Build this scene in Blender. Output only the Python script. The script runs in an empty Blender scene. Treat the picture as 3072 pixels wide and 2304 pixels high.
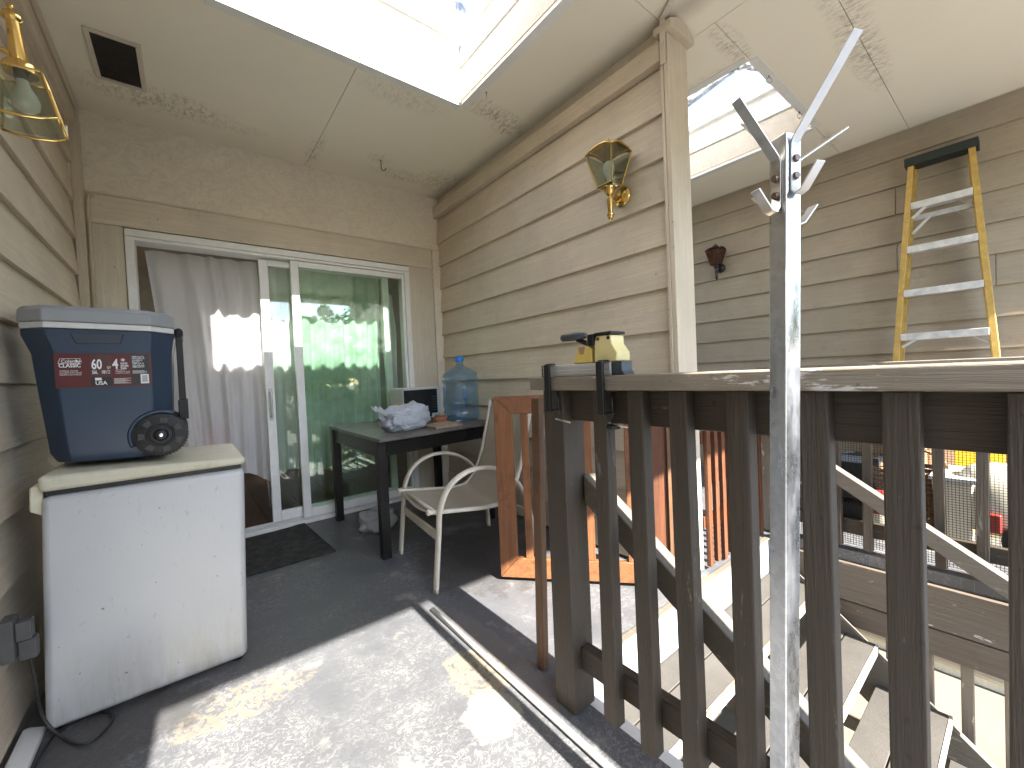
import bpy, bmesh, math, random
from mathutils import Vector, Matrix, noise
random.seed(7)
R = math.radians
sc = bpy.context.scene
col = sc.collection

# ------------------------------------------------------------------ camera, sky, sun, exposure
CAM = (0.0, 0.0, 1.06)
rt = Vector((0.78377415, -0.61944408, -0.04457696))
up = Vector((0.0487549, -0.01018462, 0.99875885))
fw = Vector((0.61912926, 0.78497471, -0.02221849))
cd = bpy.data.cameras.new("camera"); cam = bpy.data.objects.new("camera", cd); col.objects.link(cam)
mw = Matrix((rt, up, -fw)).transposed().to_4x4(); mw.translation = CAM
cam.matrix_world = mw
cd.sensor_fit = 'HORIZONTAL'; cd.sensor_width = 36.0; cd.lens = 14.416
cd.clip_start = 0.01; cd.clip_end = 2000
sc.camera = cam
SUN_TRAVEL = Vector((0.006, 1.0, -0.79)).normalized()
elev = math.asin(-SUN_TRAVEL.z); azim = math.atan2(-SUN_TRAVEL.x, -SUN_TRAVEL.y)
w = bpy.data.worlds.new("World"); sc.world = w; w.use_nodes = True
nt = w.node_tree; bg = nt.nodes["Background"]
sky = nt.nodes.new("ShaderNodeTexSky"); sky.sky_type = 'NISHITA'; sky.sun_disc = False
sky.sun_elevation = elev; sky.sun_rotation = azim; sky.air_density = 1.0; sky.dust_density = 0.6
nt.links.new(sky.outputs[0], bg.inputs[0]); bg.inputs[1].default_value = 0.15
sl = bpy.data.lights.new("sun", 'SUN'); sl.energy = 4.8; sl.angle = R(0.55); sl.color = (1.0, 0.95, 0.87)
so = bpy.data.objects.new("sun", sl); col.objects.link(so)
so.rotation_euler = SUN_TRAVEL.to_track_quat('-Z', 'Y').to_euler(); so.location = (0.5, -6, 8)
sc.view_settings.view_transform = 'Standard'; sc.view_settings.look = 'None'
sc.view_settings.exposure = 2.9; sc.view_settings.gamma = 1.0; sc.view_settings.use_curve_mapping = False
cy = sc.cycles
cy.use_denoising = True; cy.max_bounces = 10; cy.diffuse_bounces = 6; cy.glossy_bounces = 5
cy.transmission_bounces = 8; cy.transparent_max_bounces = 24; cy.sample_clamp_indirect = 6.0
cy.caustics_reflective = False; cy.caustics_refractive = False

# ------------------------------------------------------------------ materials
class NT:
    def __init__(s, name):
        m = bpy.data.materials.new(name); m.use_nodes = True
        s.m = m; s.t = m.node_tree; s.b = s.t.nodes["Principled BSDF"]; s.out = s.t.nodes["Material Output"]
    def n(s, kind, **kw):
        nd = s.t.nodes.new("ShaderNode" + kind)
        for k, v in kw.items():
            if k in nd.inputs: 
                if hasattr(v, 'is_output') : s.t.links.new(v, nd.inputs[k])
                else: nd.inputs[k].default_value = v
            else: setattr(nd, k, v)
        return nd
    def l(s, a, b): s.t.links.new(a, b)
    def math(s, op, a, b=0.5, clamp=False):
        nd = s.t.nodes.new("ShaderNodeMath"); nd.operation = op; nd.use_clamp = clamp
        for i, v in enumerate((a, b)):
            if hasattr(v, 'is_output'): s.l(v, nd.inputs[i])
            else: nd.inputs[i].default_value = v
        return nd.outputs[0]
    def coord(s, scale=(1, 1, 1), rand=True, world=False):
        if world:
            src = s.n("NewGeometry").outputs["Position"]
        else:
            src = s.n("TexCoord").outputs["Object"]
        if rand:
            oi = s.n("ObjectInfo"); 
            mul = s.n("VectorMath", operation='MULTIPLY'); mul.inputs[0].default_value = (37.0, 71.0, 53.0)
            cb = s.n("CombineXYZ"); 
            for i in range(3): s.l(oi.outputs["Random"], cb.inputs[i])
            s.l(cb.outputs[0], mul.inputs[1])
            ad = s.n("VectorMath", operation='ADD'); s.l(src, ad.inputs[0]); s.l(mul.outputs[0], ad.inputs[1]); src = ad.outputs[0]
        mp = s.n("Mapping"); mp.inputs["Scale"].default_value = scale; s.l(src, mp.inputs["Vector"])
        return mp.outputs[0]
    def noise(s, vec, scale, detail=4, rough=.55, dist=0.0):
        nd = s.n("TexNoise"); nd.inputs["Scale"].default_value = scale; nd.inputs["Detail"].default_value = detail
        nd.inputs["Roughness"].default_value = rough; nd.inputs["Distortion"].default_value = dist
        s.l(vec, nd.inputs["Vector"]); return nd.outputs["Fac"]
    def ramp(s, fac, a, b, ca=(0, 0, 0, 1), cb=(1, 1, 1, 1)):
        nd = s.n("ValToRGB"); e = nd.color_ramp.elements
        e[0].position = a; e[1].position = b; e[0].color = ca; e[1].color = cb
        s.l(fac, nd.inputs[0]); return nd.outputs[0]
    def mix(s, fac, a, b, blend='MIX'):
        nd = s.n("Mix", data_type='RGBA', blend_type=blend)
        for i, v in ((0, fac), (6, a), (7, b)):
            if hasattr(v, 'is_output'): s.l(v, nd.inputs[i])
            else: nd.inputs[i].default_value = v if i == 0 else (*v[:3], 1)
        return nd.outputs[2]
    def bump(s, h, strength=.3, dist=.01):
        nd = s.n("Bump"); nd.inputs["Strength"].default_value = strength; nd.inputs["Distance"].default_value = dist
        s.l(h, nd.inputs["Height"]); s.l(nd.outputs[0], s.b.inputs["Normal"])
    def base(s, c):
        if hasattr(c, 'is_output'): s.l(c, s.b.inputs["Base Color"])
        else: s.b.inputs["Base Color"].default_value = (*c[:3], 1)
    def set(s, rough=None, metal=None, spec=None):
        if rough is not None:
            if hasattr(rough, 'is_output'): s.l(rough, s.b.inputs["Roughness"])
            else: s.b.inputs["Roughness"].default_value = rough
        if metal is not None: s.b.inputs["Metallic"].default_value = metal
        if spec is not None: s.b.inputs["Specular IOR Level"].default_value = spec
        return s
M = {}
def sc3(c, k): return tuple(min(1, v * k) for v in c)

def painted_wood(name, c, axis, wear=0.0, wearcol=(.62, .6, .56), grain=1.0, rough=.6, dirt=.25):
    s = NT(name)
    st = {'X': (1.2, 26, 26), 'Y': (26, 1.2, 26), 'Z': (26, 26, 1.2)}[axis]
    v = s.coord(st); v1 = s.coord((1, 1, 1))
    g = s.noise(v, 2.2, 6, .65, .6); g2 = s.noise(v, 9, 3, .6)
    big = s.noise(v1, 2.3, 4, .6)
    c1 = s.mix(s.ramp(big, .3, .75), sc3(c, .86), sc3(c, 1.1))
    c2 = s.mix(s.math('MULTIPLY', s.ramp(g, .45, .62, (1, 1, 1, 1), (0, 0, 0, 1)), .22 * grain), c1, sc3(c, .55))
    d = s.noise(v1, 9, 5, .7)
    c3 = s.mix(s.math('MULTIPLY', s.ramp(d, .58, .75), dirt), c2, sc3(c, .38))
    if wear > 0:
        wn = s.noise(s.coord({'X': (3, 14, 14), 'Y': (14, 3, 14), 'Z': (14, 14, 3)}[axis]), 2.0, 6, .7, .3)
        c3 = s.mix(s.ramp(wn, .66 - wear * .12, .69 - wear * .1), c3, wearcol)
    rn = s.n("ObjectInfo").outputs["Random"]
    c3 = s.mix(s.math('MULTIPLY', rn, .16), c3, sc3(c, .55))
    sp_ = s.noise(s.coord((1, 1, 1)), 55, 2, .5)
    c3 = s.mix(s.math('MULTIPLY', s.ramp(sp_, .70, .74), .55), c3, sc3(c, .3))
    s.base(c3); s.set(rough)
    h = s.math('ADD', s.math('MULTIPLY', g, .8), s.math('MULTIPLY', g2, .4))
    s.bump(h, .7 * grain, .005)
    M[name] = s.m; return s.m
SID = (.67, .57, .435)
for ax in 'XYZ':
    painted_wood('siding_' + ax, SID, ax)
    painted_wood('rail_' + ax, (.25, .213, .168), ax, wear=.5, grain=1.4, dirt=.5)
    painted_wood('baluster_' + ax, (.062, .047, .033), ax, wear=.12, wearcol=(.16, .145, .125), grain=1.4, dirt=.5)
    painted_wood('trim_' + ax, (.71, .63, .505), ax, wear=.1)
painted_wood('siding_right', (.36, .30, .22), 'Y', dirt=.35)
painted_wood('rim', (.15, .12, .092), 'Y', wear=.15, grain=1.7)
painted_wood('rim_Z', (.22, .18, .14), 'Z', wear=.15)
painted_wood('white_well', (.80, .785, .74), 'X', grain=.35, dirt=.12)
painted_wood('stringer', (.14, .122, .097), 'Y', wear=.3, wearcol=(.27, .24, .2))

def stained(name, c, axis):
    s = NT(name)
    st = {'X': (1.5, 30, 30), 'Y': (30, 1.5, 30), 'Z': (30, 30, 1.5)}[axis]
    v = s.coord(st); v1 = s.coord()
    g = s.noise(v, 1.6, 6, .7, .8)
    c1 = s.mix(s.ramp(g, .35, .68), sc3(c, .62), sc3(c, 1.25))
    d = s.noise(v1, 14, 6, .75); d2 = s.noise(v1, 4, 3)
    c2 = s.mix(s.math('MULTIPLY', s.ramp(d, .5, .7), s.ramp(d2, .4, .65)), c1, sc3(c, .33))
    vv = s.n("TexVoronoi"); vv.inputs["Scale"].default_value = 3.3; s.l(s.coord({'X': (.7, 2, 2), 'Y': (2, .7, 2), 'Z': (2, 2, .7)}[axis]), vv.inputs["Vector"])
    c3 = s.mix(s.math('MULTIPLY', s.ramp(vv.outputs["Distance"], .03, .09, (1, 1, 1, 1), (0, 0, 0, 1)), .7), c2, (.06, .025, .01))
    s.base(c3); s.set(.55); s.bump(g, .3, .003); M[name] = s.m
for ax in 'XYZ': stained('orange_' + ax, (.19, .074, .028), ax)
stained('red_Z', (.118, .042, .018), 'Z')
stained('brown_Z', (.145, .075, .037), 'Z')
stained('offcut_X', (.34, .25, .17), 'X')
stained('plank_Y', (.085, .042, .024), 'Y')

def plain(name, c, rough=.5, metal=0.0, var=.12, bump=0.0, scale=20, spec=.5):
    s = NT(name); v = s.coord()
    n = s.noise(v, scale, 5, .6)
    s.base(s.mix(s.ramp(n, .3, .7), sc3(c, 1 - var), sc3(c, 1 + var)))
    s.set(rough, metal, spec)
    if bump: s.bump(n, bump, .003)
    M[name] = s.m; return s
plain('vinyl', (.80, .80, .775), .35, var=.05)
plain('black_plastic', (.011, .011, .012), .45, var=.3, spec=.3)
plain('black_metal', (.012, .012, .013), .35, var=.3)
plain('black_paint', (.008, .007, .007), .42, var=.3, spec=.25)
plain('cooler_blue', (.019, .037, .067), .42, var=.05)
plain('cooler_grip_shade', (.016, .027, .046), .45, var=.05)
plain('cooler_grey', (.25, .262, .27), .5, var=.05)
plain('white_plastic', (.58, .58, .56), .35, var=.05)
plain('cream_plastic', (.70, .665, .50), .4, var=.08)
plain('label_red', (.085, .009, .009), .35, var=.1)
plain('label_dark', (.022, .014, .013), .35, var=.1)
plain('label_brown', (.07, .022, .018), .35, var=.1)
plain('label_white', (.72, .72, .72), .4, var=.04)
plain('brass', (.72, .50, .18), .16, 1.0, var=.12, scale=9)
plain('dark_bronze', (.035, .028, .022), .4, .4, var=.3)
plain('steel', (.62, .60, .56), .3, 1.0, var=.15, scale=60)
plain('rusty_bolt', (.16, .12, .09), .5, .7, var=.35, scale=200)
plain('hook_wire', (.45, .43, .38), .4, .8, var=.3)
plain('dark_wire', (.06, .045, .035), .5, .5, var=.3)
plain('alu', (.60, .60, .60), .42, .45, var=.08)
plain('alu_step', (.60, .60, .59), .45, .35, var=.2)
plain('ladder_yellow', (.46, .295, .075), .5, var=.18, bump=.1, scale=30)
plain('ladder_green', (.010, .018, .015), .5, var=.3)
plain('tool_yellow', (.66, .50, .13), .42, var=.06)
plain('tool_cream', (.72, .62, .30), .42, var=.06)
plain('tool_grey', (.035, .042, .055), .45, var=.2)
plain('net_black', (.012, .011, .010), .6, var=.2)
plain('dark_void', (.006, .005, .005), .9, var=.2)
plain('grille', (.05, .036, .027), .7, var=.4)
plain('pink', (.80, .16, .17), .5, var=.05)
plain('interior_wall', (.40, .36, .30), .8, var=.1)
plain('pale_wall', (.66, .58, .46), .75, var=.1)
plain('bulb', (.82, .82, .80), .25, var=.03)
plain('jug_cap', (.02, .20, .62), .4, var=.05)
plain('terracotta', (.48, .16, .10), .55, var=.15)
plain('olive', (.10, .10, .05), .6, var=.3)
plain('toy_white', (.72, .66, .52), .4, var=.05)
plain('toy_red', (.26, .03, .02), .45, var=.1)
plain('toy_yellow', (.70, .47, .03), .45, var=.08)
plain('cardboard', (.36, .22, .12), .8, var=.2)
plain('blue_crate', (.007, .011, .018), .5, var=.2)
plain('chair_paint', (.56, .525, .445), .42, var=.1, scale=14)
plain('tan_board', (.34, .235, .15), .8, var=.15, scale=6)
plain('wicker', (.17, .095, .045), .7, var=.3, bump=.6, scale=60)
plain('cable', (.02, .018, .017), .5, var=.2)
plain('white_paint', (.76, .75, .72), .55, var=.1)
plain('pot', (.30, .20, .15), .8, var=.2)
plain('grey_box', (.07, .07, .07), .6, var=.15)

# galvanised tube
s = NT('galvanised'); v = s.coord(rand=False)
vo = s.n("TexVoronoi"); vo.inputs["Scale"].default_value = 95; s.l(v, vo.inputs["Vector"])
n2 = s.noise(s.coord((1, 1, .25)), 30, 5, .7); n3 = s.noise(v, 7, 4)
c = s.mix(s.ramp(vo.outputs["Color"], .2, .9), (.56, .58, .61), (.66, .68, .71))
c = s.mix(s.math('MULTIPLY', s.ramp(n2, .58, .72), .35), c, (.36, .36, .36))
c = s.mix(s.math('MULTIPLY', s.ramp(n3, .66, .72), .5), c, (.75, .74, .70))
s.base(c); s.set(s.ramp(n2, .3, .8, (.2, .2, .2, 1), (.5, .5, .5, 1)), 1.0); s.bump(n2, .08, .002); M['galvanised'] = s.m

# ceiling board: cream paint with mildew along seams (in place coordinates)
s = NT('ceiling_paint'); v = s.coord(rand=False, world=True)
sep = s.n("SeparateXYZ"); s.l(v, sep.inputs[0]); X, Y = sep.outputs[0], sep.outputs[1]
big = s.noise(v, 1.4, 4); fine = s.noise(v, 260, 2)
c = s.mix(s.ramp(big, .3, .75), (.80, .735, .60), (.85, .785, .645))
def blob(cx, cy_, rx, ry):
    dx = s.math('DIVIDE', s.math('SUBTRACT', X, cx), rx); dy = s.math('DIVIDE', s.math('SUBTRACT', Y, cy_), ry)
    d = s.math('ADD', s.math('MULTIPLY', dx, dx), s.math('MULTIPLY', dy, dy))
    return s.math('SUBTRACT', 1.0, d, True)
mp = s.n("Mapping"); mp.inputs["Scale"].default_value = (21, 8, 1); s.l(v, mp.inputs["Vector"])
st1 = s.noise(mp.outputs[0], 2.6, 8, .74, .7)
tot = None
for (a, b_, rx, ry, k) in ((-.05, 3.12, .42, .16, 1.0), (.1, 3.17, .5, .1, .6), (1.62, 2.12, .3, .09, 1.1), (1.80, 2.20, .16, .09, 1.2),
                        (1.78, 3.12, .22, .24, .9), (1.5, 3.2, .35, .12, .8), (.80, 3.2, .06, .3, .7), (2.95, .55, .62, .10, 1.15), (2.5, .53, .35, .1, .9),
                        (2.32, .96, .25, .07, 1.0), (2.5, 1.25, .1, .32, .6), (1.23, 3.04, .12, .1, .7), (1.1, 2.3, .35, .12, .5), (3.9, .93, .2, .06, .8)):
    m_ = s.math('MULTIPLY', blob(a, b_, rx, ry), k)
    tot = m_ if tot is None else s.math('MAXIMUM', tot, m_)
msk = s.math('MULTIPLY', tot, s.ramp(st1, .46, .66))
c = s.mix(s.math('MULTIPLY', msk, .75, True), c, (.16, .115, .07))
# darker band where the partition meets the ceiling
edge_band = s.math('MULTIPLY', s.ramp(s.math('ADD', s.math('ABSOLUTE', s.math('SUBTRACT', X, 1.90)), s.math('MULTIPLY', s.noise(v, 6, 3), .05)), .03, .13, (1, 1, 1, 1), (0, 0, 0, 1)), .45)
c = s.mix(edge_band, c, (.20, .165, .125))
s.base(c); s.set(.75); s.bump(fine, .06, .002); M['ceiling_paint'] = s.m

# stucco with trowel ridges
s = NT('stucco'); v = s.coord((1, 1, 1.25), rand=False)
nn = s.noise(v, 7.5, 5, .6, 1.1)
ridge = s.math('SUBTRACT', 1.0, s.math('MULTIPLY', s.math('ABSOLUTE', s.math('SUBTRACT', nn, .5)), 26.0), True)
n2 = s.noise(v, 13, 4, .6, 1.6)
ridge2 = s.math('SUBTRACT', 1.0, s.math('MULTIPLY', s.math('ABSOLUTE', s.math('SUBTRACT', n2, .52)), 30.0), True)
terr = s.ramp(nn, .49, .51)
h = s.math('ADD', s.math('ADD', s.math('MULTIPLY', ridge, .6), s.math('MULTIPLY', ridge2, .5)), terr)
c = s.mix(s.ramp(s.noise(v, 2.2, 4), .3, .7), (.735, .665, .545), (.80, .73, .60))
c = s.mix(s.math('MULTIPLY', s.math('MAXIMUM', ridge2, ridge), .16), c, (.25, .21, .16))  # crease shade along the ridges put into the colour
s.base(c); s.set(.8); s.bump(h, .42, .006); M['stucco'] = s.m

# worn painted concrete
s = NT('floor_paint'); v = s.coord(rand=False, world=True)
sep = s.n("SeparateXYZ"); s.l(v, sep.inputs[0]); X, Y = sep.outputs[0], sep.outputs[1]
big = s.noise(v, 1.1, 4, .6); mid = s.noise(v, 5, 5, .65)
base = s.mix(s.ramp(mid, .3, .7), (.078, .080, .087), (.104, .106, .113))
wn = s.noise(v, 30, 3, .55, 1.3)
worm = s.math('SUBTRACT', 1.0, s.math('MULTIPLY', s.math('ABSOLUTE', s.math('SUBTRACT', wn, .5)), 22.0), True)
worm2 = s.ramp(s.noise(v, 52, 3, .6, .6), .585, .61)
zone = s.ramp(s.math('ADD', s.math('MULTIPLY', mid, .55), s.math('MULTIPLY', big, .6)), .50, .76)
flake = s.math('MULTIPLY', s.math('MAXIMUM', s.ramp(worm, .45, .62), worm2), zone)
c = s.mix(s.math('MULTIPLY', flake, .85), base, (.26, .255, .24))
bare = s.ramp(s.math('ADD', s.noise(v, 3.3, 6, .7), s.math('MULTIPLY', big, .3)), .72, .80)
c = s.mix(s.math('MULTIPLY', bare, .6), c, (.25, .24, .215))
scr = s.coord((3, 45, 1), rand=False, world=True)
c = s.mix(s.math('MULTIPLY', s.ramp(s.noise(scr, 2.2, 4, .6, .4), .68, .72), .35), c, (.28, .275, .26))
def spot(cx, cy_, rx, ry, e=.35):
    dx = s.math('DIVIDE', s.math('SUBTRACT', X, cx), rx); dy = s.math('DIVIDE', s.math('SUBTRACT', Y, cy_), ry)
    d = s.math('ADD', s.math('MULTIPLY', dx, dx), s.math('MULTIPLY', dy, dy))
    return s.ramp(s.math('ADD', d, s.math('MULTIPLY', s.math('SUBTRACT', s.noise(v, 12, 5, .7), .5), 2.2)), .75, .95, (1, 1, 1, 1), (0, 0, 0, 1))
c = s.mix(s.math('MULTIPLY', spot(.76, 1.24, .10, .16), s.ramp(wn, .35, .6)), c, (.23, .195, .135))
c = s.mix(s.math('MULTIPLY', spot(.70, 1.06, .10, .10), .6), c, (.28, .265, .23))
c = s.mix(s.math('MULTIPLY', spot(.10, 1.66, .22, .10), s.math('MULTIPLY', s.ramp(wn, .42, .6), .7)), c, (.20, .165, .115))
c = s.mix(s.math('MULTIPLY', spot(.88, 1.30, .07, .40), .45), c, (.16, .14, .13))
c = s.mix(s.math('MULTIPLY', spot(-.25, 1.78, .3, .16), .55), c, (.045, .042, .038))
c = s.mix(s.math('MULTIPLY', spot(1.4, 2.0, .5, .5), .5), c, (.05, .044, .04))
c = s.mix(s.math('MULTIPLY', s.ramp(s.noise(v, 8, 6, .75), .60, .74), .35), c, (.04, .038, .036))
s.base(c); s.set(s.ramp(mid, .3, .7, (.38, .38, .38, 1), (.6, .6, .6, 1)))
s.bump(s.math('ADD', s.math('MULTIPLY', flake, -.6), s.noise(v, 90, 3)), .35, .003); M['floor_paint'] = s.m

# stair treads: gritty grey paint
s = NT('tread_paint'); v = s.coord()
g = s.noise(v, 120, 3, .7); b_ = s.noise(v, 4, 5, .65)
c = s.mix(s.ramp(b_, .3, .7), (.05, .0455, .039), (.074, .067, .058)); c = s.mix(s.math('MULTIPLY', s.ramp(g, .55, .7), .4), c, (.09, .085, .08))
s.base(c); s.set(.8); s.bump(g, .5, .003); M['tread_paint'] = s.m
s = NT('riser_blue'); v = s.coord((1, 8, 8))
c = s.mix(s.ramp(s.noise(v, 5, 5, .7), .35, .7), (.25, .29, .32), (.36, .37, .37)); s.base(c); s.set(.6); M['riser_blue'] = s.m
s = NT('nosing'); v = s.coord((3, 20, 20))
c = s.mix(s.ramp(s.noise(v, 3, 5, .7), .5, .62), (.36, .355, .335), (.30, .13, .05)); s.base(c); s.set(.5); M['nosing'] = s.m
s = NT('ground_concrete'); v = s.coord(rand=False, world=True)
c = s.mix(s.ramp(s.noise(v, .8, 5, .65), .3, .7), (.13, .113, .085), (.175, .152, .118)); c = s.mix(s.math('MULTIPLY', s.ramp(s.noise(v, 7, 5, .7), .6, .72), .5), c, (.11, .09, .06))
s.base(c); s.set(.85); s.bump(s.noise(v, 50, 4), .3, .005); M['ground_concrete'] = s.m

# freezer enamel with scuffs
s = NT('enamel'); v = s.coord(rand=False)
big = s.noise(v, 3, 4); scf = s.noise(s.coord((14, 14, 5), rand=False), 3.5, 5, .7, .8); sp = s.noise(v, 38, 3, .6)
c = s.mix(s.ramp(big, .3, .7), (.44, .455, .465), (.49, .50, .50))
c = s.mix(s.math('MULTIPLY', s.ramp(scf, .625, .68), .45), c, (.26, .255, .235))
c = s.mix(s.ramp(sp, .715, .735), c, (.14, .125, .11))
sep = s.n("SeparateXYZ"); s.l(v, sep.inputs[0])
low = s.math('MULTIPLY', s.ramp(sep.outputs[2], .02, .28, (1, 1, 1, 1), (0, 0, 0, 1)), s.ramp(s.noise(s.coord((8, 8, 1.5), rand=False), 3, 5, .7), .4, .65))
c = s.mix(s.math('MULTIPLY', low, .55), c, (.31, .28, .20))
s.base(c); s.set(.33); M['enamel'] = s.m
s = NT('freezer_lid'); v = s.coord(rand=False)
c = s.mix(s.ramp(s.noise(v, 6, 5, .65), .35, .7), (.56, .535, .42), (.50, .47, .34))
c = s.mix(s.math('MULTIPLY', s.ramp(s.noise(v, 12, 6, .75), .55, .7), .6), c, (.36, .32, .25)); s.base(c); s.set(.45); M['freezer_lid'] = s.m

# table top
s = NT('table_top'); v = s.coord((2, 10, 10))
c = s.mix(s.ramp(s.noise(s.coord(), 5, 5, .7), .35, .7), (.055, .05, .046), (.14, .13, .12)); s.base(c); s.set(.45); M['table_top'] = s.m
# sling mesh fabric
s = NT('sling'); v = s.coord(rand=False)
ck = s.n("TexWave", wave_type='BANDS'); ck.inputs["Scale"].default_value = 60; s.l(v, ck.inputs["Vector"])
c = s.mix(s.ramp(s.noise(v, 5, 4), .3, .7), (.42, .375, .29), (.50, .45, .36)); s.base(c); s.set(.7)
s.b.inputs["Transmission Weight"].default_value = 0.0
tr = s.n("BsdfTranslucent"); tr.inputs[0].default_value = (.36, .32, .25, 1); ms = s.n("MixShader"); ms.inputs[0].default_value = .25
s.l(s.b.outputs[0], ms.inputs[1]); s.l(tr.outputs[0], ms.inputs[2]); s.l(ms.outputs[0], s.out.inputs[0]); M['sling'] = s.m
# door mat
s = NT('mat'); v = s.coord(rand=False)
n = s.noise(v, 18, 4, .7); n2 = s.noise(v, 45, 3); br = s.n("TexBrick"); br.inputs["Scale"].default_value = 14; s.l(v, br.inputs["Vector"])
c = s.mix(s.ramp(n, .4, .65), (.012, .012, .012), (.045, .043, .04)); c = s.mix(s.ramp(n2, .74, .77), c, (.45, .44, .42))
s.base(c); s.set(.9); s.bump(s.math('ADD', n, br.outputs["Fac"]), .9, .01); M['mat'] = s.m

def glass(name, tint, ior=1.5, rough=0.0, dirt=0.0, dcol=(.6, .6, .58), milky=False):
    s = NT(name); s.t.nodes.remove(s.b)
    tp = s.n("BsdfTransparent"); tp.inputs[0].default_value = (*tint, 1)
    gl = s.n("BsdfGlossy"); gl.inputs["Roughness"].default_value = rough; gl.inputs[0].default_value = (1, 1, 1, 1)
    fr = s.n("Fresnel"); geo = s.n("NewGeometry")     # same reflectance at the front and the back of a thin pane
    s.l(s.math('ADD', ior, s.math('MULTIPLY', geo.outputs["Backfacing"], 1 / ior - ior)), fr.inputs[0])
    mx = s.n("MixShader"); s.l(fr.outputs[0], mx.inputs[0]); s.l(tp.outputs[0], mx.inputs[1]); s.l(gl.outputs[0], mx.inputs[2])
    last = mx
    if dirt:
        df = s.n("BsdfTranslucent" if milky else "BsdfDiffuse"); df.inputs[0].default_value = (*dcol, 1)
        nf = s.math('MULTIPLY', s.ramp(s.noise(s.coord(rand=False), 9, 5, .7), .4, .8), dirt)
        m2 = s.n("MixShader"); s.l(nf, m2.inputs[0]); s.l(mx.outputs[0], m2.inputs[1]); s.l(df.outputs[0], m2.inputs[2]); last = m2
    s.l(last.outputs[0], s.out.inputs[0]); M[name] = s.m
glass('door_glass', (.88, .955, .90), 1.5, dirt=.07)
glass('sky_glass', (.93, .93, .94), 1.45, dirt=.5, dcol=(.92, .91, .88), milky=True)
glass('lamp_glass', (.80, .82, .76), 1.5, .02, dirt=.12)
glass('amber_glass', (.55, .22, .05), 1.5, .05, dirt=.45, dcol=(.24, .085, .02))
glass('jug_plastic', (.66, .80, .92), 1.45, .03, dirt=.3, dcol=(.25, .42, .62))
glass('window_glass', (.35, .4, .45), 1.6)

def sheer(name, c, tr_, alpha):
    s = NT(name); s.t.nodes.remove(s.b)
    d = s.n("BsdfDiffuse"); d.inputs[0].default_value = (*c, 1)
    t = s.n("BsdfTranslucent"); t.inputs[0].default_value = (*c, 1)
    p = s.n("BsdfTransparent")
    m1 = s.n("MixShader"); m1.inputs[0].default_value = tr_; s.l(d.outputs[0], m1.inputs[1]); s.l(t.outputs[0], m1.inputs[2])
    m2 = s.n("MixShader"); m2.inputs[0].default_value = alpha; s.l(m1.outputs[0], m2.inputs[1]); s.l(p.outputs[0], m2.inputs[2])
    s.l(m2.outputs[0], s.out.inputs[0]); M[name] = s.m
sheer('curtain', (.94, .935, .94), .38, .12)
sheer('bag_plastic', (.56, .585, .64), .30, .06)
s = NT('leaf'); oi = s.n("NewGeometry"); n = s.noise(s.coord(rand=False), 3, 3)
c = s.mix(s.ramp(n, .3, .7), (.045, .10, .018), (.13, .21, .045)); s.base(c); s.set(.5)
tr = s.n("BsdfTranslucent"); s.l(c, tr.inputs[0]); ms = s.n("MixShader"); ms.inputs[0].default_value = .35
s.l(s.b.outputs[0], ms.inputs[1]); s.l(tr.outputs[0], ms.inputs[2]); s.l(ms.outputs[0], s.out.inputs[0]); M['leaf'] = s.m
plain('bark', (.12, .085, .06), .9, var=.3, bump=.5)

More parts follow.
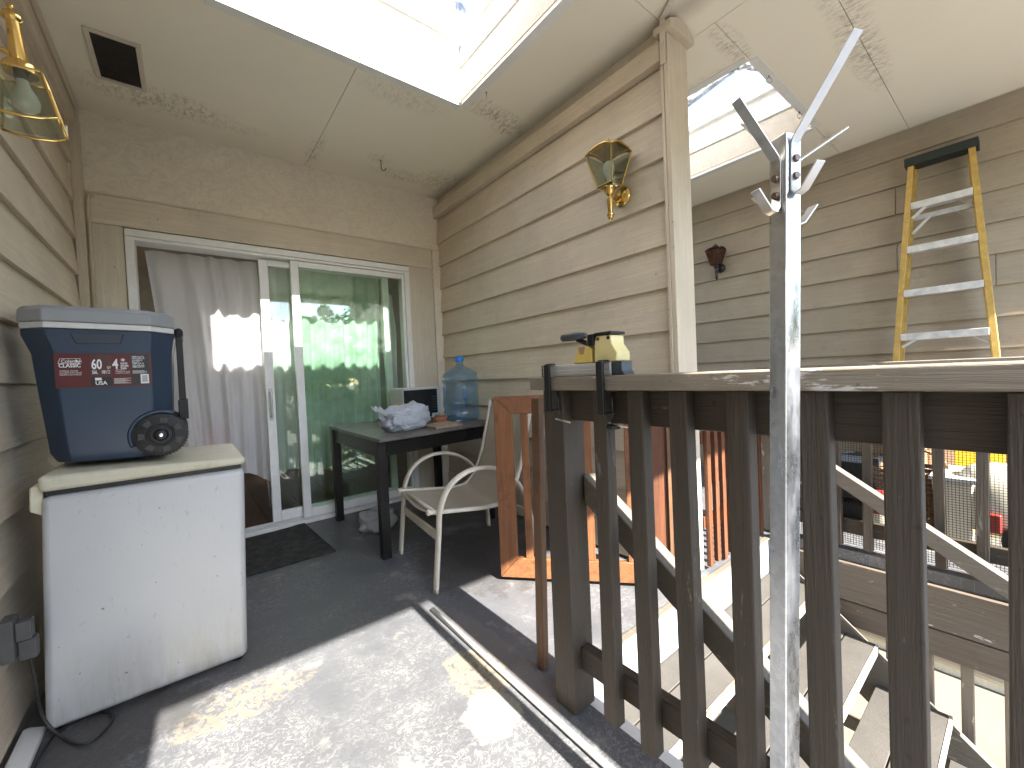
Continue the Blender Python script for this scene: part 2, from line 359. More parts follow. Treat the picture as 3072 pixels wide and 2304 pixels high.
# ------------------------------------------------------------------ geometry helpers
class MB:
    def __init__(s): s.v = []; s.f = []
    def add(s, vs, fs):
        o = len(s.v); s.v += [tuple(p) for p in vs]; s.f += [tuple(i + o for i in f) for f in fs]; return s
    def box(s, x0, x1, y0, y1, z0, z1):
        return s.add([(x0, y0, z0), (x1, y0, z0), (x1, y1, z0), (x0, y1, z0), (x0, y0, z1), (x1, y0, z1), (x1, y1, z1), (x0, y1, z1)],
                     [(0, 3, 2, 1), (4, 5, 6, 7), (0, 1, 5, 4), (1, 2, 6, 5), (2, 3, 7, 6), (3, 0, 4, 7)])
    def hexa(s, a, b):   # two quads, a and b, corner to corner
        return s.add(list(a) + list(b), [(3, 2, 1, 0), (4, 5, 6, 7), (0, 1, 5, 4), (1, 2, 6, 5), (2, 3, 7, 6), (3, 0, 4, 7)])
    def prism(s, poly, ext):   # poly: list of 3D points, ext: vector
        n = len(poly); e = Vector(ext); P = [Vector(p) for p in poly]
        fs = [tuple(range(n - 1, -1, -1)), tuple(range(n, 2 * n))] + [(i, (i + 1) % n, n + (i + 1) % n, n + i) for i in range(n)]
        return s.add(P + [p + e for p in P], fs)
    def bar(s, p, q, wv, hv):  # box along p->q with half-vectors wv, hv
        p, q, wv, hv = map(Vector, (p, q, wv, hv))
        return s.hexa([p - wv - hv, p + wv - hv, p + wv + hv, p - wv + hv], [q - wv - hv, q + wv - hv, q + wv + hv, q - wv + hv])
    def lathe(s, prof, c, n=24, axis='Z', cap=True):   # prof: (r, h)
        c = Vector(c); vs = []; fs = []; m = len(prof)
        for r, h in prof:
            for i in range(n):
                a = 2 * math.pi * i / n; u, v_ = r * math.cos(a), r * math.sin(a)
                vs.append(c + (Vector((u, v_, h)) if axis == 'Z' else Vector((u, h, v_)) if axis == 'Y' else Vector((h, u, v_))))
        for j in range(m - 1):
            for i in range(n):
                k = (i + 1) % n; fs.append((j * n + i, j * n + k, (j + 1) * n + k, (j + 1) * n + i))
        if cap: fs += [tuple(range(n - 1, -1, -1)), tuple((m - 1) * n + i for i in range(n))]
        return s.add(vs, fs)
    def tube(s, path, r, n=10, r2=None, upv=(0, 0, 1)):
        P = [Vector(p) for p in path]; vs = []; fs = []; m = len(P); ry = r2 or r; u = None
        for i, p in enumerate(P):
            t = (P[min(i + 1, m - 1)] - P[max(i - 1, 0)]).normalized()
            if u is None:
                u = Vector(upv) - t * t.dot(Vector(upv))
                if u.length < 1e-3: u = Vector((1, 0, 0)) - t * t.x
            else: u = u - t * t.dot(u)
            u.normalize(); b = t.cross(u)
            rr = r[i] if isinstance(r, (list, tuple)) else r; r_y = rr if r2 is None else ry
            for k in range(n):
                a = 2 * math.pi * k / n; vs.append(p + u * rr * math.cos(a) + b * r_y * math.sin(a))
        for j in range(m - 1):
            for i in range(n):
                k = (i + 1) % n; fs.append((j * n + i, j * n + k, (j + 1) * n + k, (j + 1) * n + i))
        fs += [tuple(range(n - 1, -1, -1)), tuple((m - 1) * n + i for i in range(n))]
        return s.add(vs, fs)
    def strip(s, path, wv, th):   # flat strap along path, half width vector wv, thickness th
        P = [Vector(p) for p in path]; wv = Vector(wv); vs = []; fs = []; m = len(P)
        for i, p in enumerate(P):
            t = (P[min(i + 1, m - 1)] - P[max(i - 1, 0)]).normalized(); nn = t.cross(wv).normalized() * th / 2
            vs += [p - wv - nn, p + wv - nn, p + wv + nn, p - wv + nn]
        for j in range(m - 1):
            for i in range(4):
                k = (i + 1) % 4; fs.append((j * 4 + i, j * 4 + k, (j + 1) * 4 + k, (j + 1) * 4 + i))
        fs += [(3, 2, 1, 0), tuple((m - 1) * 4 + i for i in range(4))]
        return s.add(vs, fs)
    def grid(s, fn, nu, nv):
        vs = [fn(i / nu, j / nv) for j in range(nv + 1) for i in range(nu + 1)]
        fs = [(j * (nu + 1) + i, j * (nu + 1) + i + 1, (j + 1) * (nu + 1) + i + 1, (j + 1) * (nu + 1) + i) for j in range(nv) for i in range(nu)]
        return s.add(vs, fs)
    def mesh(s, name, org=(0, 0, 0), smooth=False):
        me = bpy.data.meshes.new(name); o = Vector(org)
        me.from_pydata([tuple(Vector(p) - o) for p in s.v], [], s.f); me.update()
        bm = bmesh.new(); bm.from_mesh(me); bmesh.ops.recalc_face_normals(bm, faces=bm.faces); bm.to_mesh(me); bm.free()
        if smooth: me.shade_smooth()
        return me
ORG = {}
def obj(name, mb, mat, parent=None, org=None, smooth=False, bevel=0, bseg=2, solid=0, subsurf=0, auto=None):
    if org is None: org = ORG[parent.name] if parent is not None else (0, 0, 0)
    me = mb.mesh(name, org, smooth); me.materials.append(M[mat] if isinstance(mat, str) else mat)
    o = bpy.data.objects.new(name, me); col.objects.link(o)
    if parent is not None: o.parent = parent
    else: o.location = org
    ORG[o.name] = Vector(org)
    if solid: md = o.modifiers.new("solid", 'SOLIDIFY'); md.thickness = solid; md.offset = 0
    if subsurf: md = o.modifiers.new("sub", 'SUBSURF'); md.levels = md.render_levels = subsurf
    if bevel:
        md = o.modifiers.new("bevel", 'BEVEL'); md.width = bevel; md.segments = bseg; md.limit_method = 'ANGLE'; md.angle_limit = R(40)
        for p in me.polygons: p.use_smooth = True
        md.harden_normals = True
    elif auto:
        me.shade_smooth(); me.set_sharp_from_angle(angle=R(auto))
    return o
def put(name, me, parent, loc, rot=(0, 0, 0), scale=(1, 1, 1)):   # a piece that shares mesh data; loc in place coordinates
    o = bpy.data.objects.new(name, me); col.objects.link(o); o.parent = parent
    o.location = Vector(loc) - (ORG[parent.name] if parent else Vector()); o.rotation_euler = rot; o.scale = scale
    ORG[o.name] = Vector(loc); return o
def tag(o, label=None, cat=None, group=None, kind=None):
    for k, v_ in (('label', label), ('category', cat), ('group', group), ('kind', kind)):
        if v_: o[k] = v_
    return o
def thing(name, label, cat, loc=(0, 0, 0), group=None, kind=None):
    o = bpy.data.objects.new(name, None); col.objects.link(o); o.location = loc; o.empty_display_size = .05
    ORG[o.name] = Vector(loc); return tag(o, label, cat, group, kind)
def arc(c, r, a0, a1, n, ux, uy):
    c, ux, uy = Vector(c), Vector(ux), Vector(uy)
    return [c + ux * r * math.cos(R(a0 + (a1 - a0) * i / n)) + uy * r * math.sin(R(a0 + (a1 - a0) * i / n)) for i in range(n + 1)]
def smooth_path(P, k=6):
    P = [Vector(p) for p in P]; out = []
    for i in range(len(P) - 1):
        p0, p1, p2, p3 = P[max(i - 1, 0)], P[i], P[i + 1], P[min(i + 2, len(P) - 1)]
        for j in range(k):
            t = j / k; out.append(.5 * ((2 * p1) + (p2 - p0) * t + (2 * p0 - 5 * p1 + 4 * p2 - p3) * t * t + (3 * p1 - p0 - 3 * p2 + p3) * t ** 3))
    return out + [P[-1]]

# ================================================================== SETTING
XL, XP, XR, YB, ZC = -0.46, 1.891, 4.235, 3.455, 2.74
GZ = -1.27
obj('ground', MB().box(-300, 300, -300, 300, GZ - .3, GZ), 'ground_concrete')['kind'] = 'structure'
s = NT('bounce_concrete'); v = s.coord(rand=False, world=True)
s.base(s.mix(s.ramp(s.noise(v, 1.5, 5, .65), .3, .7), (.50, .485, .45), (.60, .585, .55))); s.set(.9); M['bounce_concrete'] = s.m
obj('bounce_slab', MB().box(-30, 30, -7.2, -1.9, GZ + .001, GZ + .02), 'bounce_concrete')['kind'] = 'structure'  # unseen pale slab added out front to bounce light onto the ceiling
# walkway slab (L-shaped) and its mirror image on the neighbour's side
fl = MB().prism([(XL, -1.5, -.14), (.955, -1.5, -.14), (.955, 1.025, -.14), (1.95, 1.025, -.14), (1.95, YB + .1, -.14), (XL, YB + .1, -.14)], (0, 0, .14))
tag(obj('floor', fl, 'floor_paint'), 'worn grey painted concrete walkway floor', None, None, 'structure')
fl2 = MB().prism([(XR, -.35, -.06), (XR, YB + .1, -.06), (1.952, YB + .1, -.06), (1.952, 1.025, -.06), (2.845, 1.025, -.06), (2.845, -.35, -.06)], (0, 0, .06))
f2 = obj('floor', fl2, 'floor_paint'); f2['kind'] = 'structure'
obj('rim_board', MB().box(2.815, 2.843, -.35, 1.02, -.278, -.065), 'rim', f2, bevel=.004)
obj('rim_board', MB().box(2.818, 2.843, -.35, 1.02, -.415, -.284), 'rim', f2, bevel=.004)
obj('rim_board', MB().box(2.846, 2.9, -.35, 1.02, -.415, -.062), 'rim', f2)

for y in (.475, .34, .205, .07, -.065, -.20):
    obj('skirt_picket', MB().box(2.846, 2.885, y - .021, y + .021, -1.12, -.4155), 'rim_Z', f2, bevel=.003)
obj('skirt_rail', MB().box(2.886, 2.92, -.30, 1.0, -1.06, -.99), 'rim', f2)

# ---- ceiling panels with a skylight opening on either side of the partition
S1 = (.13, 1.404, 1.10, 2.169); S2 = (2.522, 3.611, .955, 2.35)
ceil = thing('ceiling', 'cream painted soffit ceiling with mildewed panel seams', None, (1.9, 1, ZC), kind='structure')
FY = -1.44
panels = [(XL, .79, 2.169, YB), (.79, 2.11, 2.169, YB), (XL, S1[0], S1[2], 2.169), (S1[1], 2.11, S1[2], 2.169), (XL, 2.11, FY, S1[2]),
          (2.11, S2[0], .945, YB), (S2[1], XR, .945, YB), (S2[0], S2[1], S2[3], YB), (S2[0], S2[1], .945, S2[2]), (2.11, XR, .54, .945), (2.11, XR, FY, .54)]
for a, b, c_, d in panels:
    g = .0016
    obj('ceiling_panel', MB().box(a + g, b - g, c_ + g, d - g, ZC, ZC + .018), 'ceiling_paint', ceil)
roof = MB()
for a, b, c_, d in panels: roof.box(a - .002, b + .002, c_ - .002, d + .002, ZC + .02, ZC + .20)
roof.box(XL - .3, XL - .002, FY, YB, ZC + .0, ZC + .2); roof.box(XR + .002, XR + .4, FY, YB, ZC, ZC + .2); roof.box(XL - .3, XR + .4, YB + .003, YB + .5, ZC + .02, ZC + .2)
obj('roof_deck', roof, 'trim_X', ceil)
obj('fascia', MB().box(XL - .3, XR + .4, FY - .04, FY, 2.58, ZC + .22), 'trim_X', ceil)

def skylight(S, label, nrow):
    x0, x1, y0, y1 = S; t = thing('skylight', label, 'skylight', ((x0 + x1) / 2, (y0 + y1) / 2, ZC), 'skylights in the soffit')
    Z = [ZC - .004, 2.962, 3.136, 3.182]
    for k in range(2):
        za, zb = Z[k], Z[k + 1] + .010; o = .010 - .010 * 0
        # four lapped boards: lower edge stands proud of the board above
        for side in range(4):
            p0, p1 = (0.0, .030)
            if side == 0: poly = [(x0, y1 + p0, za), (x0, y1 + p1, zb), (x0, y1 + .05, zb), (x0, y1 + .05, za)]; e = (x1 - x0, 0, 0)
            if side == 1: poly = [(x0, y0 - p0, za), (x0, y0 - p1, zb), (x0, y0 - .05, zb), (x0, y0 - .05, za)]; e = (x1 - x0, 0, 0)
            if side == 2: poly = [(x1 + p0, y0, za), (x1 + p1, y0, zb), (x1 + .05, y0, zb), (x1 + .05, y0, za)]; e = (0, y1 - y0, 0)
            if side == 3: poly = [(x0 - p0, y0, za), (x0 - p1, y0, zb), (x0 - .05, y0, zb), (x0 - .05, y0, za)]; e = (0, y1 - y0, 0)
            obj('well_board', MB().prism(poly, e), 'white_well', t)
    for cx, cy_ in ((x0, y0), (x1, y0), (x0, y1), (x1, y1)):
        sx = 1 if cx == x0 else -1; sy = 1 if cy_ == y0 else -1
        obj('corner_trim', MB().box(min(cx, cx + sx * .016), max(cx, cx + sx * .016), min(cy_, cy_ + sy * .016), max(cy_, cy_ + sy * .016), ZC + .004, 3.135), 'white_well', t, bevel=.003)
    fr = MB(); a = .05
    fr.box(x0 - .045, x1 + .045, y0 - .045, y0 + a * .25, 3.150, 3.2); fr.box(x0 - .045, x1 + .045, y1 - a * .25, y1 + .045, 3.150, 3.2)
    fr.box(x0 - .045, x0 + a * .25, y0 + a * .25, y1 - a * .25, 3.150, 3.2); fr.box(x1 - a * .25, x1 + .045, y0 + a * .25, y1 - a * .25, 3.150, 3.2)
    obj('glazing_frame', fr, 'white_paint', t)
    obj('pane', MB().box(x0 - .02, x1 + .02, y0 - .02, y1 + .02, 3.203, 3.209), 'sky_glass', t)
    return t
sk1 = skylight(S1, 'bright skylight well above the walkway by the sliding door', 2)
sk2 = skylight(S2, 'skylight well beyond the partition post, with dark strap on its glass', 2)
pth = smooth_path([(3.50, 2.4, 3.235), (3.38, 1.85, 3.24), (3.30, 1.5, 3.245), (3.28, 1.33, 3.25), (3.37, 1.25, 3.245), (3.62, 1.16, 3.235)], 6)
obj('strap', MB().strip(pth, (.045, .012, 0), .012), 'tool_grey', sk2)

# ---- upper storey seen through the skylight
up_ = thing('upper_wall', 'cream upper storey wall with white framed window seen through the skylight', 'wall', (1.5, 3.7, 2.95), kind='thing')
for k in range(16):
    obj('siding_board', MB().prism([(-2, 3.7, 2.96 + k * .21), (-2, 3.73, 2.96 + k * .21), (-2, 3.73, 3.175 + k * .21), (-2, 3.712, 3.175 + k * .21)], (8, 0, 0)), 'pale_wall', up_)
win = obj('window', MB().box(1.72, 2.9, 3.64, 3.69, 4.3, 5.9), 'white_paint', up_, bevel=.004)
obj('pane', MB().box(1.80, 2.82, 3.63, 3.638, 4.38, 5.82), 'window_glass', win)

# ---- siding walls
def lap_board(me_name, length, h, proud, axis_sign):
    # board along Y from 0 to length, face towards -X (axis_sign=-1) or +X
    sg = axis_sign
    mb = MB().prism([(sg * 0.0, 0, 0), (sg * 0.0 - sg * .03, 0, 0), (-sg * .03, 0, h), (-sg * proud, 0, h)], (0, length, 0))
    return mb
def siding(wall, x, sign, mat, rows, y0, y1, joints, h=.226, proud=.022):
    cache = {}
    for z in rows:
        ys = [y0] + sorted(joints.get(round(z, 3), [])) + [y1]
        for a, b in zip(ys[:-1], ys[1:]):
            L = round(b - a - .003, 3); key = L
            if key not in cache:
                me = lap_board('siding_board', L, h, proud, sign).mesh('siding_board'); me.materials.append(M[mat]); cache[key] = me
                bmn = me
            o = put('siding_board', cache[key], wall, (x, a + .0015, z), rot=(0, 0, random.uniform(-.0006, .0006)))
            md = o.modifiers.new('bevel', 'BEVEL'); md.width = .003; md.segments = 2

pw = thing('partition_wall', 'taupe lap siding partition wall holding the brass lantern', 'wall', (1.95, 2.3, 0), kind='thing')
obj('wall_core', MB().box(XP + .031, 2.02, 1.085, YB, .0, ZC - .002), 'trim_Z', pw)
rows = [round(1.246 + .214 * k, 3) for k in range(-5, 6)] + []
siding(pw, XP, -1, 'siding_Y', rows, 1.103, YB - .005, {})
obj('bottom_board', MB().box(XP - .004, XP + .03, 1.103, YB, .012, .172), 'siding_Y', pw)
obj('frieze_board', MB().box(XP - .022, XP + .03, 1.103, YB - .004, 2.552, 2.652), 'siding_Y', pw, bevel=.004)
obj('end_post', MB().box(1.872, 2.05, 1.06, 1.085, .012, 2.665), 'siding_Z', pw, bevel=.004)
obj('corner_trim', MB().box(1.868, 1.8885, 1.0855, 1.1015, .012, 2.64), 'siding_Z', pw, bevel=.002)
obj('post_cap', MB().prism([(1.85, 1.03, 2.667), (2.07, 1.03, 2.667), (2.07, 1.03, 2.70), (2.00, 1.03, 2.737), (1.92, 1.03, 2.737), (1.85, 1.03, 2.70)], (0, .09, 0)), 'siding_Z', pw, bevel=.003)
rp = MB()
for k, z in enumerate([round(.05 + .208 * k, 3) for k in range(13)]): pass
siding(pw, 2.035, 1, 'siding_Y', [round(.05 + .209 * k, 3) for k in range(12)], 1.103, YB - .005, {})

rw = thing('right_wall', 'taupe lap siding wall behind the yellow stepladder', 'wall', (XR, 1, 0), kind='thing')
rows = [round(1.094 + .2085 * k, 4) for k in range(-11, 8)]
jt = {round(z, 3): [random.choice([.62, 2.9, -.3])] for z in rows}
jt[round(rows[12], 3)] = [.62]; jt[round(rows[11], 3)] = [2.9]; jt[round(rows[13], 3)] = [.14]
siding(rw, XR, -1, 'siding_right', rows, -1.5, YB, jt, h=.2205, proud=.021)
obj('wall_core', MB().box(XR + .031, XR + .2, -1.5, YB, GZ, ZC - .002), 'trim_Z', rw)

lw = thing('left_wall', 'taupe lap siding wall beside the freezer and cooler', 'wall', (XL, 1, 0), kind='thing')
rows = [round(1.745 + .213 * k, 3) for k in range(-8, 5)]
jt = {rows[9]: [2.53], rows[8]: [2.545], rows[7]: [2.1], rows[5]: [1.75], rows[10]: [2.9], rows[4]: [2.62]}
siding(lw, XL, 1, 'siding_Y', rows, -1.5, 3.405, jt)
obj('wall_core', MB().box(XL - .2, XL - .031, -1.5, YB, GZ, ZC - .002), 'trim_Z', lw)
obj('frieze_board', MB().box(XL - .03, XL + .022, -1.5, 3.40, 2.60, ZC - .002), 'siding_Y', lw, bevel=.004)
obj('cove_trim', MB().box(XL + .0225, XL + .038, -1.5, 3.40, 2.695, ZC - .002), 'siding_Y', lw, bevel=.004)
obj('corner_board', MB().box(XL - .01, XL + .035, 3.408, YB - .002, .0, ZC - .002), 'siding_Z', lw, bevel=.004)

# ---- back wall with door opening
DX0, DX1, DZ = -.263, 1.592, 2.064
bw = thing('back_wall', 'cream stucco wall over the sliding glass door', 'wall', (.7, YB, 0), kind='thing')
obj('stucco_panel', MB().box(XL, 1.99, YB, YB + .15, 2.257, ZC + .015), 'stucco', bw)
obj('header_board', MB().box(XL, 1.83, YB - .010, YB + .15, DZ + .012, 2.255), 'trim_X', bw, bevel=.003)
obj('drip_ledge', MB().box(XL + .03, 1.86, YB - .018, YB - .002, 2.249, 2.262), 'trim_X', bw, bevel=.004)
obj('jamb_board', MB().box(XL, DX0 - .003, YB - .010, YB + .15, 0, DZ + .010), 'trim_Z', bw, bevel=.003)
obj('jamb_board', MB().box(DX1 + .003, 1.83, YB - .010, YB + .15, 0, DZ + .010), 'trim_Z', bw, bevel=.003)
obj('corner_board', MB().box(1.832, XP + .02, YB - .03, YB + .15, 0, 2.245), 'stucco', bw, bevel=.004)
cond = thing('corner_conduit', 'thin painted conduit running down the corner beside the door', 'conduit', (-.415, 3.425, 0))
obj('pipe', MB().tube([(-.412, 3.43, .02), (-.410, 3.43, 2.19), (-.405, 3.43, 2.225), (-.385, 3.432, 2.235)], .009, 8), 'siding_Z', cond, smooth=True)
obj('strap', MB().box(-.424, -.398, 3.418, 3.444, 1.5, 1.515), 'siding_Z', cond)
obj('strap', MB().box(-.424, -.398, 3.418, 3.444, .6, .615), 'siding_Z', cond)

# ---- sliding door
sd = thing('sliding_door', 'white vinyl sliding glass door standing half open', 'door', (.66, YB, 0))
obj('frame_head', MB().box(DX0, DX1, YB - .028, YB + .12, DZ - .045, DZ), 'vinyl', sd, bevel=.004)
obj('frame_head_lip', MB().box(DX0 + .02, DX1 - .02, YB - .018, YB + .12, DZ - .065, DZ - .0455), 'vinyl', sd, bevel=.003)
obj('frame_jamb', MB().box(DX0, DX0 + .045, YB - .028, YB + .12, .0, DZ - .046), 'vinyl', sd, bevel=.004)
obj('frame_jamb', MB().box(DX1 - .045, DX1, YB - .028, YB + .12, .0, DZ - .046), 'vinyl', sd, bevel=.004)
obj('threshold', MB().box(DX0 + .046, DX1 - .046, YB - .035, YB + .12, .002, .028), 'white_paint', sd, bevel=.003)
obj('track', MB().box(DX0 + .046, DX1 - .046, YB + .052, YB + .058, .028, .045), 'alu', sd)
obj('track', MB().box(DX0 + .046, DX1 - .046, YB - .024, YB - .018, .028, .045), 'alu', sd)
def sash(name, x0, x1, y0, y1, z0, z1, wl, wr, wt, wb, parent):
    p = obj(name, MB().box(x0, x0 + wl, y0, y1, z0, z1), 'vinyl', parent, bevel=.004)
    obj('stile', MB().box(x1 - wr, x1, y0, y1, z0, z1), 'vinyl', p, bevel=.004)
    obj('top_rail', MB().box(x0 + wl + .0005, x1 - wr - .0005, y0 + .002, y1 - .002, z1 - wt, z1), 'vinyl', p, bevel=.003)
    obj('bottom_rail', MB().box(x0 + wl + .0005, x1 - wr - .0005, y0 + .002, y1 - .002, z0, z0 + wb), 'vinyl', p, bevel=.003)
    yc = (y0 + y1) / 2
    obj('pane', MB().box(x0 + wl - .005, x1 - wr + .005, yc - .004, yc + .004, z0 + wb - .004, z1 - wt + .004), 'door_glass', p)
    return p
fx = sash('fixed_panel', .645, 1.546, YB - .012, YB + .028, .030, 1.996, .055, .022, .045, .075, sd)
mv = sash('sliding_panel', .446, 1.42, YB + .036, YB + .076, .046, 1.992, .058, .055, .045, .07, sd)
hd = MB().tube(smooth_path([(.474, YB + .033, .83), (.474, YB + .008, .845), (.474, YB + .002, .92), (.474, YB + .008, .995), (.474, YB + .033, 1.01)], 4), .008, 8)
obj('handle', hd, 'white_plastic', mv, smooth=True)
obj('handle_plate', MB().box(.460, .488, YB + .0325, YB + .0355, .80, 1.04), 'white_plastic', mv, bevel=.001)

# ---- room behind the door
room = thing('room', 'dim room behind the sliding door', None, (.7, 4.5, 0), kind='structure')
obj('side_wall', MB().box(-1.3, -1.2, YB + .16, 6.4, -.05, 2.5), 'interior_wall', room)
obj('side_wall', MB().box(2.6, 2.7, YB + .16, 6.4, -.05, 2.5), 'interior_wall', room)
obj('rear_wall', MB().box(-1.3, 2.7, 6.4, 6.5, -.05, 2.5), 'interior_wall', room)
obj('room_ceiling', MB().box(-1.3, 2.7, YB + .155, 6.5, 2.5, 2.6), 'interior_wall', room)
for i in range(14):
    x = -1.3 + i * .29
    obj('floor_plank', MB().box(x, x + .287, YB + .125, 6.4, -.05, -.004), 'plank_Y', room)
# curtains
def curtain(name, label, x0, x1, y, z1, fn_z0, folds, amp, skew, seed, nu=110, nv=46):
    def f(u, v_):
        z0 = fn_z0(u); z = z1 + (z0 - z1) * v_
        x = x0 + (x1 - x0) * u + skew(u, v_)
        ph = u * folds * 2 * math.pi
        a = amp * (.55 + .6 * v_)
        yy = y + a * math.sin(ph + 1.3 * math.sin(u * 9 + seed)) * (.7 + .3 * math.sin(u * 23 + seed)) + .012 * math.sin(ph * 2.3 + v_ * 4) * v_
        yy += .03 * noise.noise(Vector((u * 5, v_ * 3.5, seed))) * (.3 + v_)
        yy += .010 * noise.noise(Vector((u * 16 + v_ * 6, v_ * 10, seed + 3)))
        return (x, yy, z)
    return tag(obj(name, MB().grid(f, nu, nv), 'curtain', None, (x0, y, 0), smooth=True), label, 'curtain', 'curtains in the doorway')
curtain('curtain', 'white sheer curtain hanging in the open half of the doorway', -.185, .45, 3.625, 1.995,
        lambda u: .42 - .10 * max(0, u - .72) / .28 + .28 * math.exp(-((u - .55) / .10) ** 2) * 0 , 5.0, .042,
        lambda u, v_: (.14 * (1 - u) * v_ + .02 * math.sin(v_ * 3) * u + (.05 * v_ ** 3 if u > .6 else 0) * (u - .6)), 1.0)
curtain('curtain', 'sheer curtain hanging behind the closed glass of the sliding door', .47, 1.40, 3.645, 1.985,
        lambda u: .34 + .05 * math.sin(u * 7), 8.0, .034, lambda u, v_: -.05 * u * v_, 5.0)
# hung clothing at the far edge of the glass
def cl(u, v_):
    return (1.43 + .11 * u + .03 * v_ * math.sin(u * 3), 3.70 + .035 * math.sin(u * 9 + v_ * 5) + .03 * noise.noise(Vector((u * 4, v_ * 5, 2))), 1.86 - 1.1 * v_)
tag(obj('hanging_cloth', MB().grid(cl, 14, 30), 'curtain', None, (1.48, 3.7, 0), smooth=True), 'bunched cloth hanging behind the glass at the door end', 'cloth')
st = thing('side_table', 'small dark table with thin metal legs inside the doorway', 'table', (.25, 3.95, 0))
obj('table_top', MB().box(-.15, .55, 3.78, 4.2, .50, .52), 'black_paint', st, bevel=.003)
for x, y in ((-.12, 3.81), (.52, 3.81), (-.12, 4.17), (.52, 4.17)):
    obj('leg', MB().tube([(x, y, .0), (x * .93 + .015, y, .5)], .008, 8), 'alu', st, smooth=True)
bk = thing('bucket', 'pink plastic bucket showing through the sheer curtain', 'bucket', (.185, 3.93, .52))
obj('bucket_body', MB().lathe([(.085, 0), (.09, .01), (.112, .22), (.118, .222), (.118, .235), (.108, .235), (.086, .02), (.0, .02)], (.185, 3.93, .521), 28, cap=False), 'pink', bk, auto=40)

# ---- stairs
stair = thing('stairs', 'grey painted open stairs going down past the railing', 'stairs', (1.9, 0, GZ))
def tb(y0, y1, z): return MB().box(1.04, 2.74, y0, y1, z - .04, z)
fr_y = [.747, .505, .245, -.01, -.265]
for k, y in enumerate(fr_y):
    z = -.212 * (k + 1); back = (1.022 if k == 0 else fr_y[k - 1]) + .012 - (.012 if k == 0 else 0)
    mid = (y + back) / 2 + .01
    obj('tread', tb(y + .012, mid - .003, z), 'tread_paint', stair, bevel=.003)
    obj('tread', tb(mid + .003, back, z), 'tread_paint', stair, bevel=.003)
    obj('nosing', MB().box(1.04, 2.74, y, y + .0115, z - .044, z + .002), 'nosing', stair, bevel=.002)
obj('riser', MB().box(1.04, 2.74, 1.000, 1.021, -.205, -.004), 'riser_blue', stair)
obj('nosing', MB().box(.96, 2.84, .990, 1.022, -.002, .006), 'stringer', stair, bevel=.002)
for x in (1.0, 1.875, 2.745):
    def zt(y): return -.06 + (y - 1.02) * .825
    obj('stringer', MB().prism([(x, 1.0, zt(1.0) - .19 if x == 1.875 else zt(1.0)), (x, -.30, zt(-.30) - (.22 if x == 1.875 else 0)), (x, -.42, GZ), (x, -.12, GZ), (x, 1.0, -.42)], (.035, 0, 0)), 'stringer', stair)
obj('edge_board', MB().box(.956, .998, -1.5, 1.0, -.20, -.006), 'white_paint', stair)
def handrail(label, x, f, y0, y1):
    hr = thing('handrail', label, 'handrail', (x, .4, 0), 'sloping stair handrails')
    obj('rail', MB().prism([(x, y0, f(y0)), (x, y1, f(y1)), (x, y1, f(y1) - .088), (x, y0, f(y0) - .088)], (.062, 0, 0)), 'stringer', hr, bevel=.005)
    for y in (y0 - .08, (y0 + y1) / 2, y1 + .1):
        obj('screw_head', MB().lathe([(.006, -.0015), (.006, .001)], (x - .0005, y, f(y) - .045), 10, 'X'), 'rusty_bolt', hr)
handrail('near sloping wooden handrail behind the closest balusters', 0.9575, lambda y: .738 + .722 * (y - .875), .875, -.42)
handrail('far sloping wooden handrail in front of the black netting', 2.705, lambda y: .51 + .67 * (y - .70), .985, -.34)

# ---- railings
def railing(label, x_bal, x_rail, x_cap, ys, y_end, y0, ztop, wv, sgn, zlow, zbr):
    t = thing('railing', label, 'railing', (x_cap[0], .4, 0), 'stair railings')
    obj('cap', MB().box(x_cap[0], x_cap[1], y0, y_end, ztop - .039, ztop), 'rail_Y', t, bevel=.004)
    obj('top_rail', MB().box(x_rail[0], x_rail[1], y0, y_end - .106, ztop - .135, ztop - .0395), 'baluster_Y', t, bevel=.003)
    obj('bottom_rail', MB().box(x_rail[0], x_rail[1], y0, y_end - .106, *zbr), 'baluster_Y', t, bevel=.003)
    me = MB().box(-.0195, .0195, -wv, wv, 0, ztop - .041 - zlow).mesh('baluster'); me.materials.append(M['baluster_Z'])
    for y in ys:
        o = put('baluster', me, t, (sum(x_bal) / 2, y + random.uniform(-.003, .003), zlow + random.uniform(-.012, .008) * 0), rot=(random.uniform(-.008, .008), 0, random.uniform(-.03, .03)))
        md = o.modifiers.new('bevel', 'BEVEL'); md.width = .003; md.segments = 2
    return t
ys = [.741, .622, .500, .379, .246, .127, .004] + [-.12 - .124 * k for k in range(10)]
nr = railing('near wooden railing with peeling cap rail carrying the yellow clamp tool', (.881, .920), (.9205, .955), (.846, .980), ys, .984, -1.44, 1.0476, .0225, 1, .067, (.130, .205))
obj('post', MB().box(.884, .9765, .879, .965, 0.001, 1.008), 'baluster_Z', nr, bevel=.005)
ys = [.95, .82, .69, .556, .42, .283, .149, .015, -.12, -.25]
fr_ = railing('far wooden railing across the stairwell with black netting', (2.836, 2.874), (2.8755, 2.91), (2.80, 2.94), ys, 1.075, -.35, 1.041, .0205, -1, .02, (.088, .165))
obj('post', MB().box(2.83, 2.92, .985, 1.07, 0.002, 1.001), 'rail_Z', fr_, bevel=.005)
# netting
nb = MB(); cs = .0125
for i in range(int(1.38 / cs)):
    y = -.34 + i * cs; x = 2.918
    nb.box(x, x + .0016, y, y + .0019, .012, .93)
for j in range(int(.92 / cs)):
    z = .012 + j * cs
    nb.box(x + .0017, x + .0033, -.34, 1.04, z, z + .0019)
tag(obj('netting', nb, 'net_black', None, (2.918, .35, 0)), 'black plastic netting stretched along the far railing', 'netting', kind='stuff')
